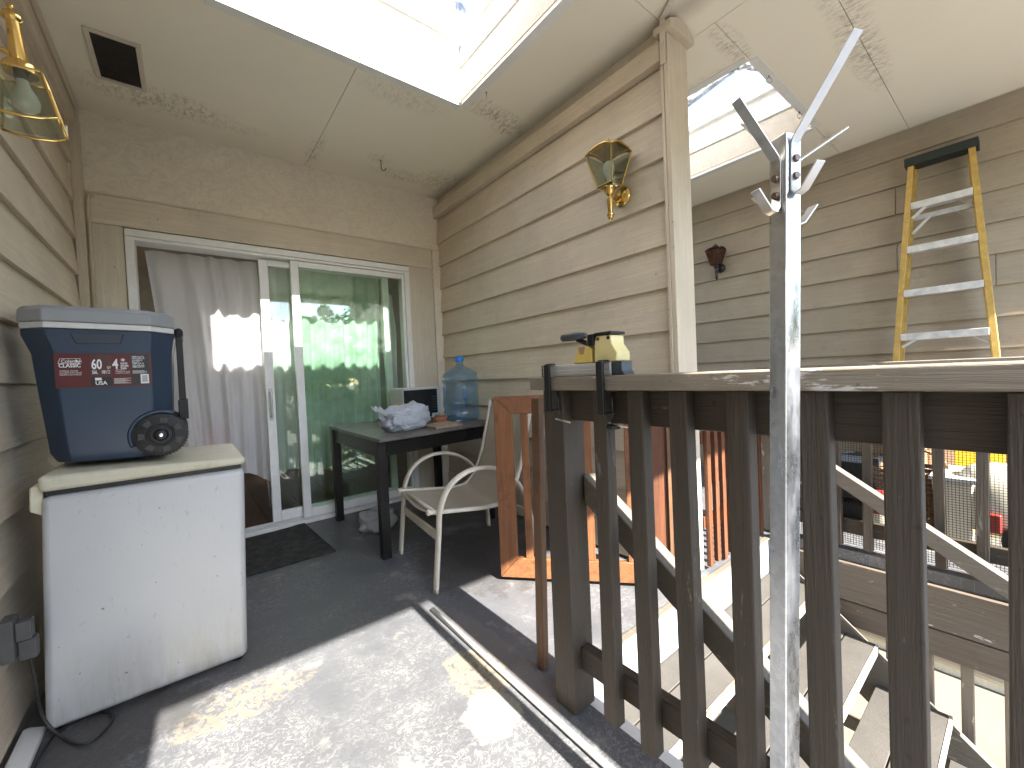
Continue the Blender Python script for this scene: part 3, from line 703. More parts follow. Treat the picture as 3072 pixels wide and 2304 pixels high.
# ================================================================== THINGS
# ---- chest freezer: leans a little, so its upright edges shear by a few degrees
fz = thing('chest_freezer', 'small white chest freezer with yellowed lid under the blue cooler', 'freezer', (-.13, 2.15, 0))
def shear(mb, k=.034):
    mb.v = [(x + k * z, y, z) for x, y, z in mb.v]; return mb
obj('body', shear(MB().box(-.402, .131, 1.9, 2.41, .012, .745)), 'enamel', fz, bevel=.022, bseg=4)
obj('gasket', shear(MB().box(-.392, .121, 1.912, 2.40, .7455, .760)), 'black_plastic', fz)
lid = shear(MB().hexa([(-.406, 1.893, .7605), (.134, 1.893, .7605), (.134, 2.415, .7605), (-.406, 2.415, .7605)], [(-.406, 1.893, .812), (.134, 1.893, .790), (.134, 2.415, .790), (-.406, 2.415, .812)]))
obj('lid', lid, 'freezer_lid', fz, bevel=.02, bseg=4)
obj('lid_handle', shear(MB().prism([(-.430, 1.93, .70), (-.400, 1.93, .68), (-.400, 1.93, .785), (-.430, 1.93, .775)], (0, .16, 0))), 'cream_plastic', fz, bevel=.006)
for x in (-.37, .10):
    for y in (1.94, 2.37): obj('foot', MB().lathe([(.018, 0), (.018, .013)], (x, y, .0), 12), 'black_plastic', fz)

# ---- wheeled cooler
ck = thing('cooler', 'blue wheeled cooler with grey lid and red sticker', 'cooler', (-.22, 2.18, .80))
def loft(rings, n=None):
    mb = MB(); vs = []; fs = []; m = len(rings[0])
    for r in rings: vs += r
    for j in range(len(rings) - 1):
        for i in range(m):
            k = (i + 1) % m; fs.append((j * m + i, j * m + k, (j + 1) * m + k, (j + 1) * m + i))
    fs += [tuple(range(m - 1, -1, -1)), tuple((len(rings) - 1) * m + i for i in range(m))]
    return mb.add(vs, fs)
def octo(x0, x1, y0, y1, z, c_, zr=None):   # rectangle with chamfered corners
    zr = z if zr is None else zr
    f = lambda x: z + (zr - z) * (x - x0) / (x1 - x0)
    return [(x, y, f(x)) for x, y in ((x0 + c_, y0), (x1 - c_, y0), (x1, y0 + c_), (x1, y1 - c_), (x1 - c_, y1), (x0 + c_, y1), (x0, y1 - c_), (x0, y0 + c_))]
CY0, CY1 = 1.99, 2.395
zb0, zb1 = .829, .816
body = loft([octo(-.358, -.075, CY0 + .012, CY1 - .03, .832, .04, .818), octo(-.375, -.060, CY0 + .003, CY1 - .02, .865, .05, .855),
             octo(-.392, -.049, CY0, CY1 - .01, 1.06, .055), octo(-.404, -.043, CY0, CY1 - .005, 1.20, .06), octo(-.424, -.034, CY0 - .006, CY1, 1.262, .065), octo(-.424, -.034, CY0 - .006, CY1, 1.283, .065, 1.275)])
bo = obj('body', body, 'cooler_blue', ck, bevel=.006, bseg=3)
obj('rim_band', loft([octo(-.425, -.033, CY0 - .008, CY1 + .002, 1.2835, .065, 1.2755), octo(-.425, -.033, CY0 - .008, CY1 + .002, 1.304, .065, 1.295)]), 'white_plastic', ck, bevel=.003)
obj('lid', loft([octo(-.430, -.030, CY0 - .012, CY1 + .005, 1.3045, .066, 1.2955), octo(-.428, -.031, CY0 - .011, CY1 + .005, 1.345, .066, 1.335), octo(-.415, -.045, CY0 + .006, CY1 - .01, 1.360, .06, 1.352)]), 'cooler_grey', ck, bevel=.006, bseg=3)
# grip recess: a raised wedge, its darker blue paints in the recess shade
lip = MB()
gx0, gx1, gz0, gz1, gy = -.300, -.168, 1.230, 1.266, CY0 - .006
lip.prism([(gx0 + .012, gy - .0005, gz0), (gx1 - .012, gy - .0005, gz0), (gx1, gy - .0075, gz1), (gx0, gy - .0075, gz1)], (0, .006, 0))
obj('grip', lip, 'cooler_grip_shade', ck, bevel=.002)
# wheel arch plate, wheels
for y, s_ in ((CY0 - .012, 1), (CY1 - .03, -1)):
    wh = obj('wheel', MB().lathe([(.050, 0), (.076, .004), (.0775, .010), (.0775, .040), (.074, .046), (.04, .046)], (-.0865, y, .898), 40, 'Y'), 'black_plastic', ck, auto=35)
    obj('hub', MB().lathe([(.016, -.008), (.019, -.006), (.022, 0), (.032, .0005), (.034, -.004), (.038, -.004), (.040, .001)], (-.0865, y - .001, .898), 32, 'Y'), 'black_plastic', wh, auto=35)
    obj('bolt', MB().lathe([(.001, -.0125), (.006, -.0115), (.0065, -.008)], (-.0865, y - .001, .898), 14, 'Y'), 'steel', wh, auto=40)
    if s_ == 1:
        me = MB().box(-.003, .003, -.0015, .004, .076, .0815).mesh('tread_lug'); me.materials.append(M['black_plastic'])
        lug = MB()
        for i in range(44):
            a = 2 * math.pi * i / 44; ca, sa = math.cos(a), math.sin(a)
            lug.add([(-.0865 + ca * .0772 + sa * t_, yy, .898 + sa * .0772 - ca * t_) for yy in (y + .012, y + .038) for t_ in (-.003, .003)] +
                    [(-.0865 + ca * .0798 + sa * t_, yy, .898 + sa * .0798 - ca * t_) for yy in (y + .012, y + .038) for t_ in (-.003, .003)],
                    [(0, 1, 3, 2), (4, 5, 7, 6), (0, 1, 5, 4), (2, 3, 7, 6), (0, 2, 6, 4), (1, 3, 7, 5)])
        tl = obj('tyre_tread', lug, 'black_plastic', wh); tl['kind'] = 'stuff'
        for i in range(7):
            a = 2 * math.pi * (i + .3) / 7; ca, sa = math.cos(a), math.sin(a); b = a + .42; cb, sb = math.cos(b), math.sin(b)
            P = lambda r_, c_, s2: (-.0865 + c_ * r_, y - .0022, .898 + s2 * r_)
            obj('spoke', MB().prism([P(.046, ca, sa), P(.046, cb, sb), P(.066, cb, sb), P(.066, ca, sa)], (0, .004, 0)), 'black_metal', wh, bevel=.001)
arch = MB().tube(arc((-.0865, CY0 - .002, .898), .086, 62, 205, 16, (1, 0, 0), (0, 0, 1)), .006, 8)
obj('arch_lip', arch, 'cooler_blue', ck, smooth=True)
# telescoping handle on the end
hx = -.022
for y in (2.07, 2.31):
    obj('handle_rail', MB().box(hx - .008, hx + .012, y - .012, y + .012, 1.02, 1.268), 'black_plastic', ck, bevel=.003)
    obj('handle_socket', MB().box(hx - .012, hx + .018, y - .018, y + .018, .945, 1.02), 'black_plastic', ck, bevel=.003)
obj('handle_grip', MB().tube([(hx + .002, 2.055, 1.285), (hx + .002, 2.325, 1.285)], .014, 12), 'black_plastic', ck, smooth=True)
for y in (2.07, 2.31): obj('handle_joint', MB().box(hx - .010, hx + .014, y - .014, y + .014, 1.2685, 1.292), 'black_plastic', ck, bevel=.004)
# sticker with its print
SX0, SX1, SZ0, SZ1 = -.342, -.102, 1.082, 1.197
SY = CY0 - .0012
stk = obj('sticker', MB().box(SX0, SX1, SY, SY + .0008, SZ0, SZ1), 'label_red', ck)
Wd, Hd = SX1 - SX0, SZ1 - SZ0
def pan(u0, u1, v0, v1, mat, lvl, nm='print_panel'):
    obj(nm, MB().box(SX0 + Wd * u0, SX0 + Wd * u1, SY - .0003 * lvl - .0002, SY - .0003 * lvl + .0001, SZ0 + Hd * v0, SZ0 + Hd * v1), mat, stk)
pan(.345, .565, .30, .985, 'label_brown', 1); pan(.345, .565, .03, .295, 'label_dark', 1); pan(.775, .975, .03, .97, 'label_dark', 1)
def text(body, u, v_, h, mat='label_white', lvl=3, sx=1.0, bold=.0, parent=stk, italic=0.0):
    cu = bpy.data.curves.new('lettering', 'FONT'); cu.body = body; cu.size = h * 1.29; cu.offset = bold; cu.resolution_u = 3; cu.shear = italic
    o = bpy.data.objects.new('lettering', cu); col.objects.link(o)
    bpy.context.view_layer.update()
    dg = bpy.context.evaluated_depsgraph_get(); me = bpy.data.meshes.new_from_object(o.evaluated_get(dg)); bpy.data.objects.remove(o)
    me.transform(Matrix.Diagonal((sx * .795, 1, 1, 1))); me.materials.clear(); me.materials.append(M[mat]); me.name = 'lettering'
    q = bpy.data.objects.new('lettering', me); col.objects.link(q); q.parent = parent
    q.rotation_euler = (R(90), 0, 0); q.location = Vector((SX0 + Wd * u, SY - .0003 * lvl - .0004, SZ0 + Hd * v_)) - ORG[parent.name]
    return q
text('Coleman', .065, .735, .0115, bold=.0002, sx=1.12)
text('CLASSIC', .040, .60, .0135, bold=.0005, sx=1.0)
for i, t_ in enumerate(('WHEELED COOLER', 'GLACIERE AVEC ROUES', 'HIELERA CON RUEDAS')): text(t_, .045, .475 - i * .055, .0052, sx=.92)
text('60', .358, .54, .0365, bold=.0011, sx=.70); text('QT', .515, .545, .0078, sx=.9, bold=.0002)
text('56L', .362, .395, .0125, bold=.0004, sx=.72); text('101', .456, .395, .0125, bold=.0004, sx=.72)
text('USA', .388, .065, .0135, bold=.0004, sx=1.15)
text('4', .575, .54, .0365, bold=.0012, sx=.80)
for i, t_ in enumerate(('DAYS', 'JOURS', 'DIAS')): text(t_, .662, .665 - i * .072, .0068, sx=1.02, bold=.0003)
for i, t_ in enumerate(('KEEPS THE ICE', 'CONSERVE LA GLACE', 'CONSERVA EL HIELO')): text(t_, .602, .475 - i * .048, .0042, sx=.9)
for i, t_ in enumerate(('TEMPLOCK FX', 'INSULATED LID', 'COUVERCLE', 'ISOLANT', 'TEMPLOCK FX', 'TAPA AISLADA', 'TEMPLOCK FX')):
    text(t_, .787, (.875, .825, .765, .715, .665, .605, .555)[i], .0056, sx=.85, bold=.0001)
fr = MB()   # logo outline, flag, small square, barcode
def quad(mb, u0, u1, v0, v1, sk=0.0, lvl=3):
    y = SY - .0003 * lvl - .0003
    mb.add([(SX0 + Wd * u0, y, SZ0 + Hd * v0), (SX0 + Wd * u1, y, SZ0 + Hd * v0), (SX0 + Wd * (u1 + sk), y, SZ0 + Hd * v1), (SX0 + Wd * (u0 + sk), y, SZ0 + Hd * v1)], [(0, 1, 2, 3)])
quad(fr, .035, .232, .705, .715); quad(fr, .060, .257, .845, .855); quad(fr, .035, .040, .705, .855, .020); quad(fr, .232, .237, .705, .855, .020); quad(fr, .205, .222, .74, .82)
obj('logo_outline', fr, 'label_white', stk)
fl_ = MB(); quad(fl_, .388, .455, .195, .275); obj('flag', fl_, 'label_white', stk)
sq = MB(); quad(sq, .522, .545, .395, .405); quad(sq, .522, .545, .485, .495); quad(sq, .522, .526, .395, .495); quad(sq, .541, .545, .395, .495); obj('cup_mark', sq, 'label_white', stk)
sn = MB()
for k in range(3):
    a = math.pi * k / 3; cx, cz = SX0 + Wd * .690, SZ0 + Hd * .80; y = SY - .0014; ux, uz = math.cos(a), math.sin(a); L_, T_ = .006, .0009
    sn.add([(cx + ux * L_ - uz * T_, y - k * .0001, cz + uz * L_ + ux * T_), (cx - ux * L_ - uz * T_, y - k * .0001, cz - uz * L_ + ux * T_), (cx - ux * L_ + uz * T_, y - k * .0001, cz - uz * L_ - ux * T_), (cx + ux * L_ + uz * T_, y - k * .0001, cz + uz * L_ - ux * T_)], [(0, 1, 2, 3)])
obj('snowflake', sn, 'label_white', stk)
pan(.872, .965, .06, .35, 'label_white', 2, 'barcode_field')
bc = MB()
for i in range(9): quad(bc, .888, .948, .105 + i * .023, .105 + i * .023 + (.006 + .009 * ((i * 7) % 3) / 2), lvl=4)
obj('barcode', bc, 'label_dark', stk)
ln = MB()
for i in range(7): quad(ln, .583, .765 - .03 * (i % 3), .085 + i * .024, .094 + i * .024)
for i in range(4): quad(ln, .787, .95 - .03 * (i % 2), .38 + i * .026, .389 + i * .026)
obj('fine_print', ln, 'label_white', stk)

# ---- door mat
def matf(u, v_):
    x = .21 + .44 * u; y = 2.72 + .66 * v_ ; x += (v_ - .5) * -.02 + .03 * (1 - v_) * (u - .5); y += .06 * (u - .3) * v_
    return (x, y, .006 + .003 * noise.noise(Vector((u * 5, v_ * 5, 0))))
tag(obj('door_mat', MB().grid(matf, 26, 30), 'mat', None, (.43, 3.05, 0), solid=.010, smooth=True), 'dark charcoal door mat on the floor by the sliding door', 'mat')

# ---- black table
tb_ = thing('table', 'black wooden table by the glass door carrying bag, microwave and jug', 'table', (1.3, 2.85, 0))
TZ = .728
def tq(z0, z1, e=0): return MB().hexa([(.835 - e, 2.30 - e, z0), (1.76 + e, 2.43 - e, z0), (1.76 + e, 3.36 + e, z0), (.835 - e, 3.36 + e, z0)], [(.835 - e, 2.30 - e, z1), (1.76 + e, 2.43 - e, z1), (1.76 + e, 3.36 + e, z1), (.835 - e, 3.36 + e, z1)])
obj('table_top', tq(TZ - .022, TZ), 'table_top', tb_, bevel=.004)
for n_, (x0, y0, x1, y1) in enumerate(((.862, 2.40, .862, 3.33), (1.735, 2.49, 1.735, 3.33))):
    obj('apron', MB().box(x0 - .011, x0 + .011, y0, y1 - .03, TZ - .115, TZ - .0225), 'black_paint', tb_)
obj('apron', MB().hexa([(.90, 2.365, TZ - .115), (1.70, 2.478, TZ - .115), (1.70, 2.50, TZ - .115), (.90, 2.387, TZ - .115)], [(.90, 2.365, TZ - .0225), (1.70, 2.478, TZ - .0225), (1.70, 2.50, TZ - .0225), (.90, 2.387, TZ - .0225)]), 'black_paint', tb_)
obj('apron', MB().box(.90, 1.70, 3.30, 3.322, TZ - .115, TZ - .0225), 'black_paint', tb_)
for x, y in ((.878, 2.40), (1.715, 2.505), (.868, 3.315), (1.725, 3.315)):
    obj('leg', MB().hexa([(x - .026, y - .026, 0), (x + .026, y - .026, 0), (x + .026, y + .026, 0), (x - .026, y + .026, 0)], [(x - .03, y - .03, TZ - .0225), (x + .028, y - .03, TZ - .0225), (x + .028, y + .028, TZ - .0225), (x - .03, y + .028, TZ - .0225)]), 'black_paint', tb_, bevel=.003)

# ---- microwave
mo = thing('microwave', 'white countertop microwave with dark door on the black table', 'microwave', (1.495, 3.2, TZ))
obj('case', MB().box(1.320, 1.650, 3.07, 3.34, TZ + .012, TZ + .262), 'white_plastic', mo, bevel=.008, bseg=3)
obj('door', MB().box(1.327, 1.560, 3.052, 3.069, TZ + .022, TZ + .245), 'black_plastic', mo, bevel=.004)
obj('door_trim', MB().box(1.324, 1.647, 3.054, 3.069, TZ + .2455, TZ + .262), 'white_plastic', mo, bevel=.003)
kp = obj('control_panel', MB().box(1.562, 1.615, 3.055, 3.069, TZ + .05, TZ + .245), 'black_plastic', mo, bevel=.002)
obj('side_trim', MB().box(1.616, 1.647, 3.055, 3.069, TZ + .016, TZ + .245), 'white_plastic', mo, bevel=.003)
me = MB().box(-.005, .005, -.001, .001, -.004, .004).mesh('button'); me.materials.append(M['grey_box'])
for i in range(3):
    for j in range(6): put('button', me, kp, (1.573 + i * .0155, 3.054, TZ + .075 + j * .022))
for x in (1.345, 1.625):
    for y in (3.1, 3.31): obj('foot', MB().lathe([(.012, 0), (.012, .012)], (x, y, TZ), 10), 'black_plastic', mo)

# ---- water jug
jc = (1.655, 2.745, TZ)
jg = thing('water_jug', 'empty blue five gallon water jug with blue cap on the table', 'water jug', jc)
prof = [(.0, .012), (.05, .010), (.11, .0), (.132, .012), (.137, .035), (.137, .075), (.130, .085), (.130, .095), (.137, .106), (.137, .150), (.135, .20), (.135, .235), (.137, .245), (.137, .262), (.131, .272), (.131, .282), (.137, .293), (.137, .318), (.131, .328), (.131, .336), (.134, .345), (.128, .362), (.10, .385), (.065, .402), (.038, .416), (.030, .43), (.029, .462)]
obj('bottle', MB().lathe(prof, jc, 40, cap=False), 'jug_plastic', jg, smooth=True)
obj('cap', MB().lathe([(.0005, .492), (.028, .491), (.033, .486), (.0335, .455), (.031, .452)], jc, 28, cap=False), 'jug_cap', jg, auto=40)
dv = Vector((-jc[0], -jc[1], 0)).normalized(); sv = Vector((-dv.y, dv.x, 0))
hp = [Vector(jc) + dv * a + sv * .035 + Vector((0, 0, z)) for a, z in ((.132, .235), (.118, .222), (.112, .18), (.116, .125), (.13, .112))]
obj('handle', MB().tube(smooth_path(hp, 5), .011, 10), 'jug_plastic', jg, smooth=True)

# ---- plastic carrier bag on the table
def bagf(cx, cy_, cz, rx, ry, rz, seed, rough=.2):
    def f(u, v_):
        th = u * 2 * math.pi; ph = (v_ - .5) * math.pi
        d = Vector((math.cos(ph) * math.cos(th), math.cos(ph) * math.sin(th), math.sin(ph)))
        e = lambda t: math.copysign(abs(t) ** .72, t)
        p = Vector((e(d.x), e(d.y), e(d.z)))
        q = p * 2.2 + Vector((seed, 0, 0))
        k = 1 + rough * noise.noise(q) + rough * .6 * abs(noise.noise(p * 6.0 + Vector((0, seed, 0)))) + .05 * abs(noise.noise(p * 11 + Vector((seed, 2, 0)))) + .045 * abs(noise.noise(p * 23))
        x, y, z = p.x * rx * k, p.y * ry * k, p.z * rz * k
        if z < -rz * .8: z = -rz * .8
        return (cx + x, cy_ + y, cz + z + rz * .8)
    return f
bg_ = thing('carrier_bag', 'full white plastic carrier bag lying on the table', 'bag', (1.13, 2.6, TZ))
ang = R(20)
bm_ = MB().grid(bagf(0, 0, 0, .165, .10, .085, 3.1, .20), 110, 70)
bm_.v = [(1.125 + x * math.cos(ang) - y * math.sin(ang), 2.585 + x * math.sin(ang) + y * math.cos(ang), TZ + .003 + z + .022 * max(0, x / .16) * (z / .12)) for x, y, z in bm_.v]
obj('sack', bm_, 'bag_plastic', bg_, smooth=True)
def knot(u, v_):
    a = (u - .5) * 2; return (.975 - .07 * v_ + .012 * math.sin(a * 5), 2.53 + .035 * a * (.3 + v_), TZ + .11 + .05 * v_ + .02 * math.cos(a * 6) * v_)
obj('tied_handle', MB().grid(knot, 12, 8), 'bag_plastic', bg_, smooth=True)
obj('dark_bundle', MB().grid(bagf(1.10, 2.63, TZ + .135, .05, .03, .02, 8.8, .3), 20, 12), 'cardboard', bg_, smooth=True)
fb = MB().grid(bagf(1.02, 2.93, .0, .11, .09, .075, 6.3, .35), 36, 22)
tag(obj('crumpled_bag', fb, 'bag_plastic', None, (1.02, 2.93, 0), smooth=True), 'crumpled clear plastic bag on the floor under the table', 'bag')
# wood offcut and small terracotta dish
of = MB().hexa([(1.24, 2.385, TZ + .0005), (1.46, 2.42, TZ + .0005), (1.47, 2.64, TZ + .0005), (1.25, 2.62, TZ + .0005)], [(1.24, 2.385, TZ + .018), (1.46, 2.42, TZ + .018), (1.47, 2.64, TZ + .018), (1.25, 2.62, TZ + .018)])
tag(obj('wood_offcut', of, 'offcut_X', None, (1.35, 2.5, TZ), bevel=.001), 'flat wood offcut at the table edge beside the carrier bag', 'offcut')
ds = thing('trinket_dish', 'small terracotta dish of trinkets between bag and jug', 'dish', (1.42, 2.68, TZ))
obj('dish', MB().lathe([(.0, 0), (.032, .0), (.05, .03), (.056, .05), (.05, .05), (.04, .02), (0, .015)], (1.43, 2.68, TZ + .0005), 18, cap=False), 'terracotta', ds, auto=40)
for i, (dx, dy, r_) in enumerate(((-.02, -.01, .018), (.018, .012, .02), (0, .02, .016), (.015, -.02, .014))):
    obj('trinket', MB().grid(bagf(1.43 + dx, 2.68 + dy, TZ + .035, r_ * 1.3, r_, r_, i * 3.3, .3), 12, 8), ('olive', 'cardboard', 'terracotta', 'olive')[i], ds, smooth=True)

# ---- patio sling chair facing the left wall
pc = thing('patio_chair', 'cream patio chair with tan sling seat on the walkway', 'chair', (1.25, 2.1, 0))
def hoop(y, dy, off):
    P = smooth_path([(.955 + off, y - dy * .6, .0), (.985 + off, y, .28), (1.0 + off, y, .40), (1.05 + off, y, .50), (1.14 + off, y, .556), (1.24 + off, y, .570), (1.36 + off, y, .545), (1.48 + off, y, .465), (1.56 + off, y, .33), (1.60 + off, y, .15), (1.61 + off, y - dy * .4, .0)], 7)
    return MB().tube(P, .012, 10, .021, upv=(1, 0, 0))
for y, dy, off in ((2.40, -.0, .015), (1.835, .0, -.045)):
    obj('arm_hoop', hoop(y, dy, off), 'chair_paint', pc, smooth=True)
    P = smooth_path([(.955 + off, y, .392), (1.12 + off, y, .365), (1.30 + off, y, .340), (1.42 + off, y, .345), (1.50 + off, y, .42), (1.565 + off, y, .56), (1.66 + off, y, .90)], 6)
    sgn_ = -1 if y > 2 else 1
    P = [p + Vector((0, sgn_ * .032, 0)) for p in P]
    obj('side_rail', MB().tube(P, .012, 10, .014), 'chair_paint', pc, smooth=True)
    obj('end_cap', MB().lathe([(.014, -.004), (.016, 0), (.016, .006)], (.948 + off, y + sgn_ * .032, .394), 12, 'X'), 'chair_paint', pc)
def seat(u, v_):
    k = u; pts = [(.96, .388), (1.12, .362), (1.30, .337), (1.42, .342), (1.50, .418), (1.565, .558), (1.655, .892)]
    t = v_ * 6; i = min(int(t), 5); fr_t = t - i
    x = pts[i][0] + (pts[i + 1][0] - pts[i][0]) * fr_t; z = pts[i][1] + (pts[i + 1][1] - pts[i][1]) * fr_t
    y = 1.872 + (2.363 - 1.872) * u; sag = math.sin(u * math.pi) * .028
    off = -.045 + .06 * u
    return (x + off + (sag * .8 if v_ > .62 else 0), y, z - (sag if v_ <= .62 else sag * .1))
sp = MB().grid(seat, 16, 36)
obj('sling', sp, 'sling', pc, smooth=True, solid=.002)
obj('front_bar', MB().tube([(.952, 1.85, .378), (1.005, 2.385, .378)], .010, 10), 'chair_paint', pc, smooth=True)
obj('head_bar', MB().tube([(1.618, 1.868, .895), (1.672, 2.367, .895)], .010, 10), 'chair_paint', pc, smooth=True)
obj('cross_brace', MB().bar((.945, 1.85, .265), (1.0, 2.385, .265), (.006, 0, 0), (0, 0, .024)), 'chair_paint', pc, bevel=.003)
obj('cross_brace', MB().bar((1.535, 1.85, .24), (1.60, 2.385, .24), (.006, 0, 0), (0, 0, .022)), 'chair_paint', pc, bevel=.003)

# ---- stained wooden gate swung across the landing
gt = thing('stair_gate', 'orange stained wooden gate with slats swung across the landing', 'gate', (1.5, 1.4, 0))
g0 = Vector((1.226, 1.712, 0)); g1 = Vector((1.800, 1.050, 0)); gu = (g1 - g0).normalized(); gn = Vector((-gu.y, gu.x, 0)) * .016
GW = (g1 - g0).length
def gp(u, z): return g0 + gu * u + Vector((0, 0, z))
def gboard(poly, name, mat):
    P = [gp(u, z) - gn for u, z in poly]; obj(name, MB().prism(P, tuple(gn * 2)), mat, gt, bevel=.003)
gboard([(0, .024), (.091, .124), (.091, .862), (0, .952)], 'stile', 'orange_Z')
gboard([(GW, .024), (GW, .952), (GW - .112, .862), (GW - .112, .124)], 'stile', 'red_Z')
obj('latch_board', MB().prism([gp(u, z) - gn * 1.9 for u, z in ((GW - .046, .03), (GW + .004, .03), (GW + .004, .93), (GW - .046, .93))], tuple(gn * .85)), 'brown_Z', gt, bevel=.003)
gboard([(.001, .9522), (.092, .8622), (GW - .092, .8622), (GW - .001, .9522)], 'top_rail', 'orange_X')
gboard([(.001, .0238), (GW - .001, .0238), (GW - .092, .1238), (.092, .1238)], 'bottom_rail', 'orange_X')
for u in (.135, .291, .447, .640):
    P = [gp(u, .1244), gp(u + .036, .1244), gp(u + .036, .8616), gp(u, .8616)]
    obj('slat', MB().prism([p - gn * .6 for p in P], tuple(gn * 1.2)), 'orange_Z', gt, bevel=.002)
for z in (.22, .76): obj('hinge', MB().tube([tuple(gp(GW + .006, z)), tuple(gp(GW + .006, z + .06))], .006, 8), 'dark_wire', gt)
sb = thing('post_strip', 'narrow bare brown strip of wood standing against the railing post', 'board', (.955, 1.1, 0))
obj('strip', MB().hexa([(.940, 1.085, .003), (.968, 1.085, .003), (.968, 1.122, .003), (.940, 1.122, .003)], [(.940, 1.052, .975), (.968, 1.052, .975), (.968, 1.090, .975), (.940, 1.090, .975)]), 'brown_Z', sb, bevel=.004)
# second gate, beyond the partition end: reddish pickets
pg = thing('picket_gate', 'reddish picket gate closing the landing beyond the partition post', 'gate', (2.4, 1.05, 0))
for x in (2.075, 2.155, 2.235, 2.315, 2.395, 2.475, 2.555, 2.635, 2.715):
    obj('picket', MB().box(x, x + .034, 1.036, 1.058, .015 + random.uniform(-.008, .012), .80), 'red_Z', pg, bevel=.002)
for z in (.22, .66): obj('cross_rail', MB().box(2.06, 2.78, 1.0585, 1.08, z, z + .06), 'red_Z', pg, bevel=.002)
# grey post and plate beside it
# ---- clamp tool on the cap rail
tl = thing('clamp_tool', 'black and yellow clamping jaw tool on aluminium bar, fixed to the railing', 'tool', (.888, .783, 1.0476))
_before = set(o.name for o in col.objects)
ct = 1.0482
ex = [(.898, ct), (.898, ct + .034), (.936, ct + .034), (.936, ct)]
obj('bar', MB().box(.899, .937, .71, .968, ct, ct + .034), 'alu', tl, bevel=.002)
for z in (ct + .006, ct + .0145, ct + .0265): obj('bar_rib', MB().box(.8965, .8988, .712, .966, z, z + .0032), 'alu', tl, bevel=.0008)
obj('bar_end', MB().box(.898, .938, .9682, .9725, ct, ct + .035), 'black_plastic', tl, bevel=.001)
obj('front_jaw', MB().prism([(.905, .846, ct + .035), (.905, .776, ct + .035), (.905, .778, ct + .076), (.905, .784, ct + .079), (.905, .822, ct + .080), (.905, .834, ct + .072)], (.052, 0, 0)), 'tool_yellow', tl, bevel=.004, bseg=3)
obj('jaw_notch', MB().prism([(.9035, .824, ct + .080), (.9035, .800, ct + .080), (.9035, .804, ct + .06), (.9035, .818, ct + .06)], (.002, 0, 0)), 'cardboard', tl)
obj('rear_jaw', MB().prism([(.902, .766, ct + .035), (.902, .692, ct + .035), (.902, .690, ct + .058), (.902, .708, ct + .082), (.902, .708, ct + .104), (.902, .758, ct + .106), (.902, .764, ct + .085)], (.056, 0, 0)), 'tool_cream', tl, bevel=.004, bseg=3)
obj('jaw_pad', MB().box(.898, .962, .762, .786, ct + .081, ct + .112), 'black_plastic', tl, bevel=.003)
obj('jaw_top', MB().box(.899, .961, .706, .7618, ct + .1065, ct + .114), 'black_plastic', tl, bevel=.002)
for y in (.750, .716): obj('jaw_screw', MB().lathe([(.0045, -.0015), (.0045, .002)], (.9015, y, ct + .097), 12, 'X'), 'dark_wire', tl)
obj('head_block', MB().prism([(.900, .7085, ct), (.900, .668, ct), (.900, .676, ct + .012), (.900, .676, ct + .0345), (.900, .7085, ct + .0345)], (.045, 0, 0)), 'tool_grey', tl, bevel=.002)
obj('jaw_rib', MB().box(.910, .955, .790, .797, ct + .0805, ct + .112), 'tool_yellow', tl, bevel=.002)
obj('lever', MB().tube([(.93, .80, ct + .086), (.925, .845, ct + .105)], .007, 8), 'black_plastic', tl, smooth=True)
obj('lever_grip', MB().tube([(.925, .812, ct + .113), (.922, .845, ct + .114), (.915, .893, ct + .113), (.915, .897, ct + .113)], [.008, .012, .0105, .007], 12), 'tool_grey', tl, smooth=True)
for y, kn in ((.925, 0), (.727, 1)):
    ca = obj('clamp_arm', MB().box(.872, .881, y - .011, y + .011, ct - .103, ct + .037), 'black_metal', tl, bevel=.002)
    obj('clamp_hook', MB().box(.8815, .902, y - .011, y + .011, ct + .0345, ct + .040), 'black_metal', ca, bevel=.001)
    obj('clamp_foot', MB().box(.8815, .915, y - .018, y + .010, ct - .101, ct - .096), 'black_metal', ca, bevel=.001)
    ys_ = y - .013
    obj('screw', MB().tube([(.905, ys_, ct - .128), (.905, ys_, ct - .044)], .004, 8), 'black_metal', ca, smooth=True)
    obj('pad', MB().lathe([(.012, -.0435), (.012, -.040)], (.905, ys_, ct), 14), 'black_metal', ca)
    obj('tommy_bar', MB().tube([(.903, ys_ + .012, ct - .126), (.897, ys_ - .052, ct - .132)], .0028, 8), 'steel', ca, smooth=True)
    if kn: obj('star_knob', MB().lathe([(.006, -.142), (.018, -.140), (.02, -.132), (.014, -.128), (.006, -.126)], (.905, ys_, ct), 7), 'black_plastic', ca)

for o in col.objects:
    if o.name not in _before and o.parent is tl: o.location = (-.042 , -.037, 0)
